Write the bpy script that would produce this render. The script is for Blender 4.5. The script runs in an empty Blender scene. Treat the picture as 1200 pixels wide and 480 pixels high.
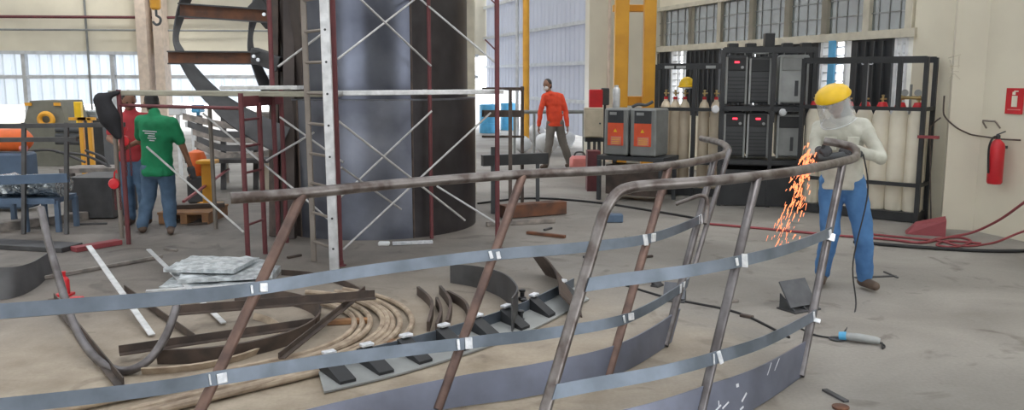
import bpy, math, random
from mathutils import Vector, Matrix, noise
random.seed(7)
col = bpy.context.scene.collection
TILT = math.atan(.15); CS, SN = math.cos(TILT), math.sin(TILT); H = 1.75

# ---------- surveying helpers: sight lines of the camera give places in the hall ----------
def P(px, py, t):
    x, y = (px-600)/1000, (240-py)/1000
    return Vector((x*t, t*(CS+SN*y), H+t*(-SN+CS*y)))
def G(px, py, z=0.0):
    y = (240-py)/1000
    return P(px, py, (z-H)/(-SN+CS*y))
def PX(px, t, z):          # point at sight column px, forward distance t, height z
    y = ((z-H)/t+SN)/CS
    return Vector(((px-600)/1000*t, t*(CS+SN*y), z))

# ---------- materials ----------
def mat(name, c, rough=.6, metal=0., c2=None, scale=6., mix=(.35, .65), bump=0., bscale=40., trans=0., alpha=1., emit=0., stretch=None, spec=.5):
    m = bpy.data.materials.new(name); m.use_nodes = True
    nt = m.node_tree; N = nt.nodes; b = N['Principled BSDF']
    b.inputs['Base Color'].default_value = (*c, 1)
    b.inputs['Roughness'].default_value = rough
    b.inputs['Metallic'].default_value = metal
    b.inputs['Specular IOR Level'].default_value = spec
    tc = N.new('ShaderNodeTexCoord'); mp = N.new('ShaderNodeMapping')
    nt.links.new(tc.outputs['Object'], mp.inputs['Vector'])
    if stretch: mp.inputs['Scale'].default_value = stretch
    c2 = c2 or tuple(v*.82 for v in c)
    n = N.new('ShaderNodeTexNoise'); n.inputs['Scale'].default_value = scale; n.inputs['Detail'].default_value = 6
    nt.links.new(mp.outputs['Vector'], n.inputs['Vector'])
    r = N.new('ShaderNodeValToRGB'); r.color_ramp.elements[0].position = mix[0]; r.color_ramp.elements[1].position = mix[1]
    r.color_ramp.elements[0].color = (*c2, 1); r.color_ramp.elements[1].color = (*c, 1)
    nt.links.new(n.outputs['Fac'], r.inputs['Fac']); nt.links.new(r.outputs['Color'], b.inputs['Base Color'])
    if bump:
        n2 = N.new('ShaderNodeTexNoise'); n2.inputs['Scale'].default_value = bscale
        nt.links.new(mp.outputs['Vector'], n2.inputs['Vector'])
        bp = N.new('ShaderNodeBump'); bp.inputs['Strength'].default_value = bump; bp.inputs['Distance'].default_value = .02
        nt.links.new(n2.outputs['Fac'], bp.inputs['Height']); nt.links.new(bp.outputs['Normal'], b.inputs['Normal'])
    if emit:
        b.inputs['Emission Color'].default_value = (*c, 1); b.inputs['Emission Strength'].default_value = emit
    if trans:
        t = N.new('ShaderNodeBsdfTranslucent'); t.inputs['Color'].default_value = (*c, 1)
        mx = N.new('ShaderNodeMixShader'); mx.inputs[0].default_value = trans
        nt.links.new(b.outputs[0], mx.inputs[1]); nt.links.new(t.outputs[0], mx.inputs[2])
        nt.links.new(mx.outputs[0], N['Material Output'].inputs[0])
    if alpha < 1: b.inputs['Alpha'].default_value = alpha
    return m

def floor_mat():
    m = mat('concrete_floor', (.30,.275,.24), .62, spec=.35)
    nt = m.node_tree; N = nt.nodes; b = N['Principled BSDF']
    for n in [n for n in N if n.type in ('VALTORGB','TEX_NOISE')]: N.remove(n)
    gp = N.new('ShaderNodeNewGeometry')
    class TC: outputs = {'Object': gp.outputs['Position']}
    tc = TC
    def noi(s, d=8, dist=0):
        n = N.new('ShaderNodeTexNoise'); n.inputs['Scale'].default_value = s; n.inputs['Detail'].default_value = d
        n.inputs['Distortion'].default_value = dist
        nt.links.new(tc.outputs['Object'], n.inputs['Vector']); return n
    def ramp(src, p0, p1, a, c):
        r = N.new('ShaderNodeValToRGB'); e = r.color_ramp.elements
        e[0].position = p0; e[1].position = p1; e[0].color = (*a, 1); e[1].color = (*c, 1)
        nt.links.new(src, r.inputs['Fac']); return r.outputs['Color']
    a = ramp(noi(.9, 10, .6).outputs['Fac'], .32, .68, (.215,.20,.18), (.345,.325,.295))
    # sandy dust where the curved bars lie
    g = N.new('ShaderNodeVectorMath'); g.operation = 'DISTANCE'; g.inputs[1].default_value = (-1.5, 4.9, 0)
    nt.links.new(tc.outputs['Object'], g.inputs[0])
    ad = N.new('ShaderNodeMath'); ad.operation = 'MULTIPLY_ADD'; ad.inputs[1].default_value = 1.6
    nt.links.new(noi(1.4, 8, .8).outputs['Fac'], ad.inputs[0]); nt.links.new(g.outputs['Value'], ad.inputs[2])
    mk = ramp(ad.outputs[0], .0, 1., (1,1,1), (0,0,0))
    mr = N.new('ShaderNodeMapRange'); mr.inputs[1].default_value = 2.4; mr.inputs[2].default_value = 4.2
    mr.inputs[3].default_value = 1; mr.inputs[4].default_value = 0
    nt.links.new(ad.outputs[0], mr.inputs[0])
    sand = ramp(noi(3.5, 10).outputs['Fac'], .3, .7, (.32,.26,.19), (.50,.425,.33))
    mx = N.new('ShaderNodeMix'); mx.data_type = 'RGBA'
    nt.links.new(mr.outputs[0], mx.inputs[0]); nt.links.new(a, mx.inputs[6]); nt.links.new(sand, mx.inputs[7])
    # darker brown-grey zone round the tank and scaffold
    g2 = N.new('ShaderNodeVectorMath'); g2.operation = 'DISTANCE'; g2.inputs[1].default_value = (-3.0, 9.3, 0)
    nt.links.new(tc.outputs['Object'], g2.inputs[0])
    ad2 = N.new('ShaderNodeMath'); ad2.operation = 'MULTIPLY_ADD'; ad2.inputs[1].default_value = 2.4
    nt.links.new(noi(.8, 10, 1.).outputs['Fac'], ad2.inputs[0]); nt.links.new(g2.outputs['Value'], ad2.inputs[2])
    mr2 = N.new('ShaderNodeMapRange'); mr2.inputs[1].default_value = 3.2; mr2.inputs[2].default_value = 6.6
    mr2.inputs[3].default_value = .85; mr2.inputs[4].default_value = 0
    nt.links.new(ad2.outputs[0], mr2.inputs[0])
    dark_zone = ramp(noi(2.2, 10, .7).outputs['Fac'], .3, .7, (.125,.11,.10), (.215,.19,.168))
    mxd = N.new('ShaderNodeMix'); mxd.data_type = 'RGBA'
    nt.links.new(mr2.outputs[0], mxd.inputs[0]); nt.links.new(mx.outputs[2], mxd.inputs[6]); nt.links.new(dark_zone, mxd.inputs[7]); mx = mxd
    # dark stains
    st = ramp(noi(2.1, 10, 1.5).outputs['Fac'], .30, .42, (.55,.53,.52), (1,1,1))
    m2 = N.new('ShaderNodeMix'); m2.data_type = 'RGBA'; m2.blend_type = 'MULTIPLY'; m2.inputs[0].default_value = .8
    nt.links.new(mx.outputs[2], m2.inputs[6]); nt.links.new(st, m2.inputs[7])
    fn = ramp(noi(45, 4).outputs['Fac'], .35, .65, (.86,.86,.86), (1,1,1))
    m3 = N.new('ShaderNodeMix'); m3.data_type = 'RGBA'; m3.blend_type = 'MULTIPLY'; m3.inputs[0].default_value = .7
    nt.links.new(m2.outputs[2], m3.inputs[6]); nt.links.new(fn, m3.inputs[7])
    nt.links.new(m3.outputs[2], b.inputs['Base Color'])
    bp = N.new('ShaderNodeBump'); bp.inputs['Strength'].default_value = .25; bp.inputs['Distance'].default_value = .01
    nt.links.new(noi(12, 8).outputs['Fac'], bp.inputs['Height']); nt.links.new(bp.outputs['Normal'], b.inputs['Normal'])
    return m

K = dict(
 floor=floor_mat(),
 ground=mat('yard_ground', (.75,.74,.72), .9),
 cream=mat('cream_paint', (.76,.71,.57), .55, c2=(.69,.64,.51), scale=1.5),
 pillar=mat('pillar_paint', (.70,.655,.53), .38, c2=(.63,.585,.475), scale=1.2),
 cream2=mat('pinkish_cream_paint', (.74,.61,.50), .6),
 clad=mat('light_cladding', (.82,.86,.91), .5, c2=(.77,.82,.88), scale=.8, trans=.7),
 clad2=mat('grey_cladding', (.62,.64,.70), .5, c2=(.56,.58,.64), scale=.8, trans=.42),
 girt=mat('galvanised_girt', (.62,.64,.66), .5, .2),
 roof=mat('roof_sheet', (.5,.5,.48), .7),
 frame=mat('window_frame_paint', (.62,.58,.47), .5),
 pane=mat('dusty_glass', (.20,.23,.23), .18, c2=(.15,.17,.17), scale=2, alpha=.82),
 panel=mat('dark_shutter', (.030,.033,.038), .5),
 white=mat('white_paint', (.8,.82,.84), .5),
 blue=mat('blue_plastic', (.10,.42,.72), .4),
 yellow=mat('yellow_paint', (.80,.40,.035), .42, c2=(.68,.32,.03), scale=3),
 steel=mat('mill_steel', (.165,.175,.195), .42, .55, c2=(.10,.105,.12), scale=5, bump=.1),
 pipe=mat('worn_pipe', (.23,.21,.20), .36, .65, c2=(.10,.078,.07), scale=9, mix=(.4,.6)),
 post=mat('pipe_post', (.19,.18,.185), .36, .6, c2=(.09,.08,.08), scale=7),
 rustpost=mat('brown_pipe_post', (.20,.125,.10), .48, .4, c2=(.10,.065,.058), scale=10),
 flat=mat('blue_steel_flat', (.19,.225,.275), .40, .55, c2=(.12,.145,.175), scale=5),
 weld=mat('ground_weld_patch', (.88,.90,.93), .35, .3, c2=(.6,.63,.68), scale=30),
 toe=mat('blue_grey_plate', (.20,.22,.29), .40, .45, c2=(.125,.135,.175), scale=3.5, mix=(.3,.7)),
 chalk=mat('chalk', (.82,.84,.9), .9),
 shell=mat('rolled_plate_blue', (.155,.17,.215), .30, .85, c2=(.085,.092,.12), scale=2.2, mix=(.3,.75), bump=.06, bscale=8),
 shell_sheen=mat('rolled_plate_painted_sheen', (.27,.29,.35), .36, .75, c2=(.12,.13,.165), scale=1.6, mix=(.35,.7), bump=.06, bscale=8),  # paler blue: the sheen of reflected daylight is put into the colour
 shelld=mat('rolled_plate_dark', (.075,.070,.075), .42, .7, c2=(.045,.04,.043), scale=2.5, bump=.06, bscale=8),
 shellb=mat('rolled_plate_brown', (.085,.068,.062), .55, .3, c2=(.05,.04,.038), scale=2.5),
 stair=mat('stringer_steel', (.10,.10,.105), .55, .4, c2=(.06,.06,.062), scale=4),
 rust=mat('rust_channel', (.20,.085,.045), .75, .1, c2=(.09,.05,.038), scale=6),
 red=mat('oxide_red_scaffold', (.155,.04,.045), .55, .1, c2=(.12,.035,.04), scale=9),
 bred=mat('bright_red', (.62,.02,.03), .38),
 hosered=mat('red_rubber', (.30,.06,.07), .6),
 alu=mat('aluminium', (.70,.71,.72), .40, .35, c2=(.52,.53,.54), scale=14),
 brace=mat('galvanised_brace', (.56,.56,.56), .42, .4, c2=(.42,.42,.42), scale=12),
 rail=mat('grey_ladder_rail', (.27,.235,.205), .5, .3),
 plank=mat('dusty_plank', (.36,.35,.28), .75, c2=(.26,.25,.2), scale=4, stretch=(1,1,6)),
 black=mat('black_paint', (.018,.02,.023), .42, c2=(.03,.032,.035), scale=5),
 dark=mat('dark_casing', (.055,.06,.065), .45),
 dark2=mat('dark_grille', (.028,.03,.033), .6),
 grey=mat('grey_casing', (.26,.27,.265), .45, .1),
 grey2=mat('light_grey_casing', (.36,.375,.37), .45, .1),
 beige=mat('beige_cabinet', (.50,.44,.33), .5),
 cyl=mat('cream_cylinder', (.80,.75,.62), .40, c2=(.72,.66,.54), scale=4),
 cylb=mat('tan_cylinder', (.66,.56,.42), .42, c2=(.56,.47,.35), scale=4),
 brass=mat('brass', (.48,.36,.16), .4, .6),
 led=mat('red_lamp', (1,.03,.06), .4, emit=3.0),
 orange=mat('orange_label', (.82,.12,.05), .5),
 orange2=mat('orange_tarp', (.90,.17,.03), .45),
 pink=mat('faded_red_plastic', (.72,.24,.22), .5),
 grip=mat('bundle_steel', (.34,.30,.27), .6, .2, c2=(.16,.15,.14), scale=8),
 sandpipe=mat('dusty_curved_bar', (.46,.375,.28), .7, .05, c2=(.27,.205,.15), scale=9),
 brown=mat('brown_angle', (.115,.085,.07), .6, .3, c2=(.06,.048,.043), scale=7),
 wood=mat('timber', (.33,.17,.075), .75, c2=(.22,.115,.06), scale=8),
 galv=mat('galvanised_sheet', (.72,.76,.78), .32, .5, c2=(.46,.50,.52), scale=14, mix=(.42,.58), bump=.8, bscale=22),
 skin=mat('skin', (.30,.155,.10), .55),
 hair=mat('black_hair', (.012,.01,.01), .6),
 khaki=mat('pale_khaki_cloth', (.60,.60,.53), .85, c2=(.50,.50,.43), scale=10, bump=.4, bscale=14),
 jean=mat('denim_blue', (.085,.22,.46), .85, c2=(.055,.15,.34), scale=7, bump=.4, bscale=14),
 jean2=mat('faded_denim', (.10,.17,.27), .85, c2=(.06,.11,.18), scale=7, bump=.4, bscale=14),
 greenc=mat('green_cotton', (.015,.27,.115), .85, c2=(.012,.20,.085), scale=7, bump=.4, bscale=14),
 orangec=mat('orange_red_cotton', (.82,.085,.03), .8, c2=(.66,.06,.025), scale=8, bump=.4, bscale=14),
 redc=mat('red_cotton', (.45,.04,.05), .8),
 trouser=mat('grey_trousers', (.20,.185,.165), .85, bump=.4, bscale=14),
 boot=mat('brown_boot', (.11,.075,.055), .6),
 glove=mat('dark_glove', (.06,.06,.065), .8),
 shieldy=mat('yellow_brim', (.92,.58,.02), .35),
 visor=mat('clear_visor', (.75,.78,.8), .08, alpha=.26),
 mask=mat('white_mask', (.8,.8,.8), .8),
 rubber=mat('black_rubber', (.02,.02,.022), .6),
 spark=mat('glowing_spark', (1.0,.30,.12), .5, emit=1.35),
 cloth=mat('black_cloth', (.02,.02,.024), .9, bump=.6, bscale=12),
 machine=mat('olive_grey_machine', (.16,.16,.13), .5),
 foil=mat('foil_wrap', (.55,.6,.62), .25, .7, c2=(.3,.34,.37), scale=22, mix=(.45,.55), bump=1., bscale=30),
 bluest=mat('blue_painted_steel', (.09,.14,.22), .5, .1),
 faint=mat('faint_pencil', (.60,.55,.43), .8),
)

# ---------- mesh builder ----------
class MB:
    def __init__(s, T=None): s.v = []; s.f = []; s.T = T
    def add(s, vs, fs):
        o = len(s.v)
        s.v += [(s.T @ Vector(v)) if s.T else Vector(v) for v in vs]
        s.f += [tuple(i+o for i in f) for f in fs]
    def box(s, c, size, R=None, bev=0.):
        x, y, z = [a/2 for a in size]
        if bev:
            b = min(bev, x*.9, y*.9, z*.9); vs = []
            # chamfered box: 24 vertices
            for sx in (-1,1):
                for sy in (-1,1):
                    for sz in (-1,1):
                        vs += [(sx*x, sy*(y-b), sz*(z-b)), (sx*(x-b), sy*y, sz*(z-b)), (sx*(x-b), sy*(y-b), sz*z)]
            I = lambda a,b_,c_,k: ((a>0)*4+(b_>0)*2+(c_>0))*3+k
            fs = []
            for a in (-1,1):
                fs.append([I(a,-1,-1,0), I(a,1,-1,0), I(a,1,1,0), I(a,-1,1,0)])
                fs.append([I(-1,a,-1,1), I(1,a,-1,1), I(1,a,1,1), I(-1,a,1,1)])
                fs.append([I(-1,-1,a,2), I(1,-1,a,2), I(1,1,a,2), I(-1,1,a,2)])
                for b2 in (-1,1):
                    fs.append([I(a,b2,-1,0), I(a,b2,1,0), I(a,b2,1,1), I(a,b2,-1,1)])
                    fs.append([I(a,-1,b2,0), I(a,1,b2,0), I(a,1,b2,2), I(a,-1,b2,2)])
                    fs.append([I(-1,a,b2,1), I(1,a,b2,1), I(1,a,b2,2), I(-1,a,b2,2)])
            for a in (-1,1):
                for b2 in (-1,1):
                    for c2 in (-1,1): fs.append([I(a,b2,c2,k) for k in range(3)])
        else:
            vs = [(sx*x, sy*y, sz*z) for sx in (-1,1) for sy in (-1,1) for sz in (-1,1)]
            fs = [(0,1,3,2),(4,6,7,5),(0,4,5,1),(2,3,7,6),(0,2,6,4),(1,5,7,3)]
        c = Vector(c)
        s.add([(R @ Vector(v) if R else Vector(v))+c for v in vs], fs); return s
    def bar(s, a, b, w, h, up=(0,0,1), bev=0.):
        a, b = Vector(a), Vector(b); d = (b-a); L = d.length; d.normalize()
        u = Vector(up); side = d.cross(u)
        if side.length < 1e-4: side = d.cross(Vector((1,0,0)))
        side.normalize(); u = side.cross(d)
        R = Matrix((d, side, u)).transposed()
        return s.box((a+b)/2, (L, w, h), R, bev)
    def tube(s, pts, r, n=10, closed=False):
        pts = [Vector(p) for p in pts]; m = len(pts); rs = r if isinstance(r, (list, tuple)) else [r]*m
        ref = None; vs = []
        for i, p in enumerate(pts):
            a = pts[(i-1) % m] if closed or i > 0 else p
            b = pts[(i+1) % m] if closed or i < m-1 else p
            d = (b-a).normalized()
            if ref is None:
                ref = d.cross(Vector((0,0,1)))
                if ref.length < .1: ref = d.cross(Vector((1,0,0)))
            ref = (ref-d*ref.dot(d)).normalized(); q = d.cross(ref)
            for k in range(n):
                th = 2*math.pi*k/n; vs.append(p+(ref*math.cos(th)+q*math.sin(th))*rs[i])
        fs = []
        for i in range(m if closed else m-1):
            for k in range(n):
                j = (i+1) % m
                fs.append((i*n+k, i*n+(k+1)%n, j*n+(k+1)%n, j*n+k))
        if not closed: fs += [tuple(range(n))[::-1], tuple((m-1)*n+k for k in range(n))]
        s.add(vs, fs); return s
    def ribbon(s, lo, hi, th):
        lo = [Vector(p) for p in lo]; hi = [Vector(p) for p in hi]; m = len(lo); vs = []
        for i in range(m):
            d = lo[min(i+1,m-1)]-lo[max(i-1,0)]
            n = d.cross(hi[i]-lo[i]).normalized()*th/2
            vs += [lo[i]-n, lo[i]+n, hi[i]+n, hi[i]-n]
        fs = [(0,1,2,3), tuple((m-1)*4+k for k in (3,2,1,0))]
        for i in range(m-1):
            for k in range(4): fs.append((i*4+k, (i+1)*4+k, (i+1)*4+(k+1)%4, i*4+(k+1)%4))
        s.add(vs, fs); return s
    def lathe(s, prof, c=(0,0,0), n=20, axis=None, a0=0, a1=2*math.pi):
        c = Vector(c); ax = Vector(axis or (0,0,1)).normalized()
        q = ax.to_track_quat('Z', 'Y').to_matrix(); full = abs(a1-a0-2*math.pi) < 1e-5
        k_ = n if full else n+1; vs = []
        for r, z in prof:
            for k in range(k_):
                th = a0+(a1-a0)*k/n
                vs.append(q @ Vector((r*math.cos(th), r*math.sin(th), z))+c)
        fs = []
        for i in range(len(prof)-1):
            for k in range(n):
                kk = (k+1) % k_
                fs.append((i*k_+k, i*k_+kk, (i+1)*k_+kk, (i+1)*k_+k))
        if full:
            if prof[0][0] > 1e-4: fs.append(tuple(range(n))[::-1])
            if prof[-1][0] > 1e-4: fs.append(tuple((len(prof)-1)*n+k for k in range(n)))
        s.add(vs, fs); return s
    def cyl(s, a, b, r, n=16):
        return s.tube([a, b], r, n)
    def ell(s, c, rad, R=None, nu=16, nv=10):
        c = Vector(c); vs = []; fs = []
        for i in range(1, nv):
            ph = math.pi*i/nv
            for k in range(nu):
                th = 2*math.pi*k/nu
                v = Vector((rad[0]*math.sin(ph)*math.cos(th), rad[1]*math.sin(ph)*math.sin(th), rad[2]*math.cos(ph)))
                vs.append((R @ v if R else v)+c)
        top = Vector((0,0,rad[2])); bot = Vector((0,0,-rad[2]))
        vs += [(R @ top if R else top)+c, (R @ bot if R else bot)+c]
        for i in range(nv-2):
            for k in range(nu): fs.append((i*nu+k, (i+1)*nu+k, (i+1)*nu+(k+1)%nu, i*nu+(k+1)%nu))
        t = (nv-1)*nu
        for k in range(nu): fs += [(t, k, (k+1)%nu), (t+1, (nv-2)*nu+(k+1)%nu, (nv-2)*nu+k)]
        s.add(vs, fs); return s
    def cap(s, a, b, ra, rb, n=12):      # tapered round-ended limb segment
        a, b = Vector(a), Vector(b); d = b-a; L = d.length
        if L < 1e-5: return s.ell(a, (ra,)*3)
        d.normalize(); pts = []; rs = []
        for k in (80, 55, 25): pts.append(a-d*ra*math.sin(math.radians(k))); rs.append(ra*math.cos(math.radians(k)))
        pts.append(a); rs.append(ra); pts.append(b); rs.append(rb)
        for k in (25, 55, 80): pts.append(b+d*rb*math.sin(math.radians(k))); rs.append(rb*math.cos(math.radians(k)))
        return s.tube(pts, rs, n)
    def build(s, name, m, parent=None, smooth=False, remesh=0., kind=None, sub=0):
        off = Vector((0,0,0)); q = parent
        while q: off += q.location; q = q.parent
        vs = s.v
        if parent is None:
            lo = [min(v[i] for v in vs) for i in range(3)]; hi = [max(v[i] for v in vs) for i in range(3)]
            off = Vector(((lo[0]+hi[0])/2, (lo[1]+hi[1])/2, lo[2]))
        me = bpy.data.meshes.new(name)
        me.from_pydata([v-off for v in vs], [], s.f); me.update()
        o = bpy.data.objects.new(name, me); col.objects.link(o)
        if parent is None: o.location = off
        o.parent = parent
        import bmesh
        bm = bmesh.new(); bm.from_mesh(me); bmesh.ops.recalc_face_normals(bm, faces=bm.faces); bm.to_mesh(me); bm.free()
        if remesh:
            md = o.modifiers.new('r', 'REMESH'); md.mode = 'VOXEL'; md.voxel_size = remesh
            sm = o.modifiers.new('s', 'SMOOTH'); sm.factor = .5; sm.iterations = 3
            dg = bpy.context.evaluated_depsgraph_get(); ev = o.evaluated_get(dg)
            nm = bpy.data.meshes.new_from_object(ev); o.modifiers.clear(); o.data = nm; me = nm; me.name = name
        me.materials.clear(); me.materials.append(m)
        if smooth:
            for p in me.polygons: p.use_smooth = True
            if not remesh:
                me.set_sharp_from_angle(angle=math.radians(38))
        if kind: o['kind'] = kind
        return o

def tag(o, label, cat, group=None, kind=None):
    o['label'] = label; o['category'] = cat
    if group: o['group'] = group
    if kind: o['kind'] = kind
    return o
def thing(name, loc, label, cat, group=None):
    o = bpy.data.objects.new(name, None); o.empty_display_size = .1; o.location = loc; col.objects.link(o)
    return tag(o, label, cat, group)
def one(mb, name, m, label, cat, group=None, smooth=False, kind=None):
    return tag(mb.build(name, m, smooth=smooth), label, cat, group, kind)
def struct(mb, name, m, smooth=False, parent=None):
    o = mb.build(name, m, parent, smooth=smooth)
    if parent is None: o['kind'] = 'structure'
    return o
def dup(o, loc=None, label=None, parent=None):
    c = o.copy(); col.objects.link(c)
    if loc is not None: c.location = loc
    if parent is not None: c.parent = parent
    if label: c['label'] = label
    for ch in [x for x in col.objects if x.parent == o]: dup(ch, parent=c)
    return c
def cr(pts, n=8):                         # smooth curve through the points
    pts = [Vector(p) for p in pts]; out = []
    for i in range(len(pts)-1):
        p0, p1, p2, p3 = pts[max(i-1,0)], pts[i], pts[i+1], pts[min(i+2,len(pts)-1)]
        for k in range(n):
            t = k/n
            out.append(.5*((2*p1)+(p2-p0)*t+(2*p0-5*p1+4*p2-p3)*t*t+(3*p1-p0-3*p2+p3)*t**3))
    out.append(pts[-1]); return out
def frameT(origin, ang): return Matrix.Translation(Vector(origin)) @ Matrix.Rotation(ang, 4, 'Z')

# =====================================================================
# THE HALL
# =====================================================================
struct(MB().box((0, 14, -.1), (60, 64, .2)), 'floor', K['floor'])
# side wall line: X = 8.35 - .3 Y
def SW(y, off=0., z=0.): 
    n = Vector((-.9578,-.2874,0)); return Vector((8.35-.3*y, y, z))+n*off
def SY(px): return 8.35/(.3+(px-600)/1000)
SA = math.atan2(.9578, -.2874)
def wallbar(mb, y0, y1, z0, z1, th=.2, off=0.):
    a, b = SW(y0, off-th/2, (z0+z1)/2), SW(y1, off-th/2, (z0+z1)/2)
    mb.bar(a, b, th, z1-z0)
    return mb
yd0, yd1 = 10.0, 18.4
m = MB(); wallbar(m, 9.3, yd1, 0, 1.02); wallbar(m, 9.3, 10.95, 1.02, 4.6); wallbar(m, 10.95, yd1, 3.12, 4.6)
wallbar(m, 10.95, yd1, 2.26, 2.30)
struct(m, 'wall_right', K['cream'])
m = MB(); wallbar(m, 10.9, yd1, 2.25, 2.36, .26, .04); wallbar(m, 10.9, yd1, 3.06, 3.14, .26, .04)
struct(m, 'trim_1', K['frame'])
# clerestory windows
bounds = [SY(p) for p in (1057, 1008, 960, 917, 876, 839, 806, 774, 752)]
for i in range(len(bounds)-1):
    a, b = bounds[i], bounds[i+1]
    g = MB(); wallbar(g, a+.05, b-.05, 2.36, 3.06, .01, -.03)
    w = struct(g, 'window_%d' % (i+1), K['pane'])
    f = MB(); wallbar(f, a-.06, a+.06, 2.36, 3.06, .1, .03); wallbar(f, b-.06, b+.06, 2.36, 3.06, .09, .03)
    f.build('window_frame', K['frame'], w)
    f = MB()
    for k in (1, 2, 3): yy = a+(b-a)*k/4; wallbar(f, yy-.008, yy+.008, 2.36, 3.06, .02, -.01)
    for z in (2.59, 2.82): wallbar(f, a+.05, b-.05, z-.008, z+.008, .018, -.01)
    f.build('glazing_bar', K['grey'], w)
# lower openings: dark shutters and light louvred windows
n_ = 9
for p0, p1, kind in ((1057,1041,'louvre'), (1037,990,'dark'), (986,956,'louvre'), (952,880,'dark'), (876,842,'dark'), (838,801,'dark'), (799,784,'louvre'), (781,752,'dark')):
    a, b = SY(p0), SY(p1)
    if kind == 'dark':
        g = MB(); wallbar(g, a, b, 1.02, 2.26, .05, -.02)
        w = struct(g, 'window_%d' % n_, K['panel'])
        g = MB(); k = a+.12
        while k < b-.05: wallbar(g, k, k+.02, 1.06, 2.22, .03, .02); k += .16
        g.build('shutter_rib', K['dark'], w)
    else:
        g = MB(); wallbar(g, a, a+.05, 1.02, 2.26, .1, 0); wallbar(g, b-.05, b, 1.02, 2.26, .1, 0)
        wallbar(g, (a+b)/2-.02, (a+b)/2+.02, 1.02, 2.26, .06, 0)
        w = struct(g, 'window_%d' % n_, K['white'])
        g = MB()
        for k in range(10): wallbar(g, a+.05, b-.05, 1.08+k*.12, 1.10+k*.12, .05, -.02)
        g.build('louvre_bar', K['girt'], w)
        if p1 == 956:
            g = MB(); wallbar(g, SY(976), SY(969), 1.02, 2.26, .03, .06); g.build('blue_strip', K['blue'], w)
    n_ += 1
# the wide painted pillar and the near wall on the right
C1 = G(1103, 268); C2 = G(1140, 270)
u = Vector((.30,-1.0,0)).normalized()
far = C2+u*9; back = Vector((1.6,.48,0)).normalized()
far = C2+u*7.6
pts = [C1, C2, far, far+Vector((3,.9,0)), C2+Vector((3,.9,0)), C1+Vector((.35,.75,0))]
vs = [(p.x,p.y,0) for p in pts]+[(p.x,p.y,4.6) for p in pts]
m = MB(); m.add(vs, [tuple(range(6))[::-1], tuple(range(6,12))]+[(i,(i+1)%6,(i+1)%6+6,i+6) for i in range(6)])
struct(m, 'wall_right_near', K['pillar'])
b1, b2 = C2+u*15, C2+u*27
m = MB().bar(b1+Vector((.3,0,3.1)), b2+Vector((.3,0,3.1)), .3, 6.2); m.bar(C2+u*7.6+Vector((.3,0,5.2)), b1+Vector((.3,0,5.2)), .3, 2.)
struct(m, 'wall_right_gate', K['cream'])
# cream pilaster behind the yellow frame
a = P(688, 240, 18.); 
struct(MB(frameT((a.x,a.y,0), math.atan2(.3,1)*0)).box((.75,.5,2.6), (1.5,1.0,5.2)), 'trim_2', K['pillar'])
struct(MB().box((P(711,240,17.9).x, a.y-.03, 2.6), (.05,.1,5.2)), 'trim_3', K['cream2'])
# corrugated cladding, continuing the side wall
def corr(p0, p1, z0, z1, amp=.022, pitch=.34):
    p0, p1 = Vector(p0), Vector(p1); d = p1-p0; L = d.length; d.normalize(); nn = Vector((d.y,-d.x,0))
    lo = []; hi = []; k = 0.; i = 0
    while k < L:
        o = (0,0,1,1)[i%4]*amp; q = p0+d*k+nn*o; lo.append((q.x,q.y,z0)); hi.append((q.x,q.y,z1))
        k += (pitch*.55, pitch*.1, pitch*.25, pitch*.1)[i%4]; i += 1
    return MB().ribbon(lo, hi, .006)
ye = 31.0
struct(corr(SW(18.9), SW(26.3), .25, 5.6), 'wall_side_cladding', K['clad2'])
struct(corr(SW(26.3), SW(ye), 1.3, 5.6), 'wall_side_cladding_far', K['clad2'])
m = MB()
for z in (1.08, 2.05, 3.05, 4.1): wallbar(m, 18.9, ye, z, z+.09, .08, .12) if z > 1.1 else wallbar(m, 18.9, 26.3, z, z+.09, .08, .12)
struct(m, 'trim_4', K['girt'])
# far end wall
E0 = SW(ye); ed = Vector((-1,-.3,0)).normalized()
def EW(px, off=0.):
    x = (px-600)/1000; # intersect Y = E0.y + .3 (X-E0.x)
    y = (E0.y-.3*E0.x)/(1-.3*x); return Vector((x*y, y, 0))+Vector((.2874,-.9578,0))*off
eL = EW(-420); eR = EW(570)
z62 = P(90,62, EW(90).y/CS).z
z62 = PX(90,1,0).z
def ZE(py, px=90):
    t = EW(px).y; y = (240-py)/1000; t = EW(px).y/(CS+SN*y); return H+t*(-SN+CS*y)
zc = ZE(62)
m = MB().bar(eL+Vector((0,0,(zc+6.2)/2)), eR+Vector((0,0,(zc+6.2)/2)), .25, 6.2-zc)
struct(m, 'wall_far', K['cream'])
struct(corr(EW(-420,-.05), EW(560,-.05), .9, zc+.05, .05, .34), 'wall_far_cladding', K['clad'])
m = MB()
for py in (90,): 
    z = ZE(py); m.bar(EW(-420,.05)+Vector((0,0,z)), EW(560,.05)+Vector((0,0,z)), .12, .12)
m.bar(EW(-420,.1)+Vector((0,0,zc)), EW(560,.1)+Vector((0,0,zc)), .16, .1)
struct(m, 'trim_5', K['girt'])
m = MB()
for p in (37, 139): m.bar(EW(p,.05), EW(p,.05)+Vector((0,0,zc)), .12, .18, up=(0,1,0))
struct(m, 'trim_6', K['girt'])
m = MB()
for p0, p1 in ((173,186), (192,204)):
    c0 = EW(p0,.5); c1 = EW(p1,.5); m.box(((c0.x+c1.x)/2, (c0.y+c1.y)/2, 3.1), ((c1.x-c0.x), .5, 6.2))
struct(m, 'trim_7', K['cream2'])
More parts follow.
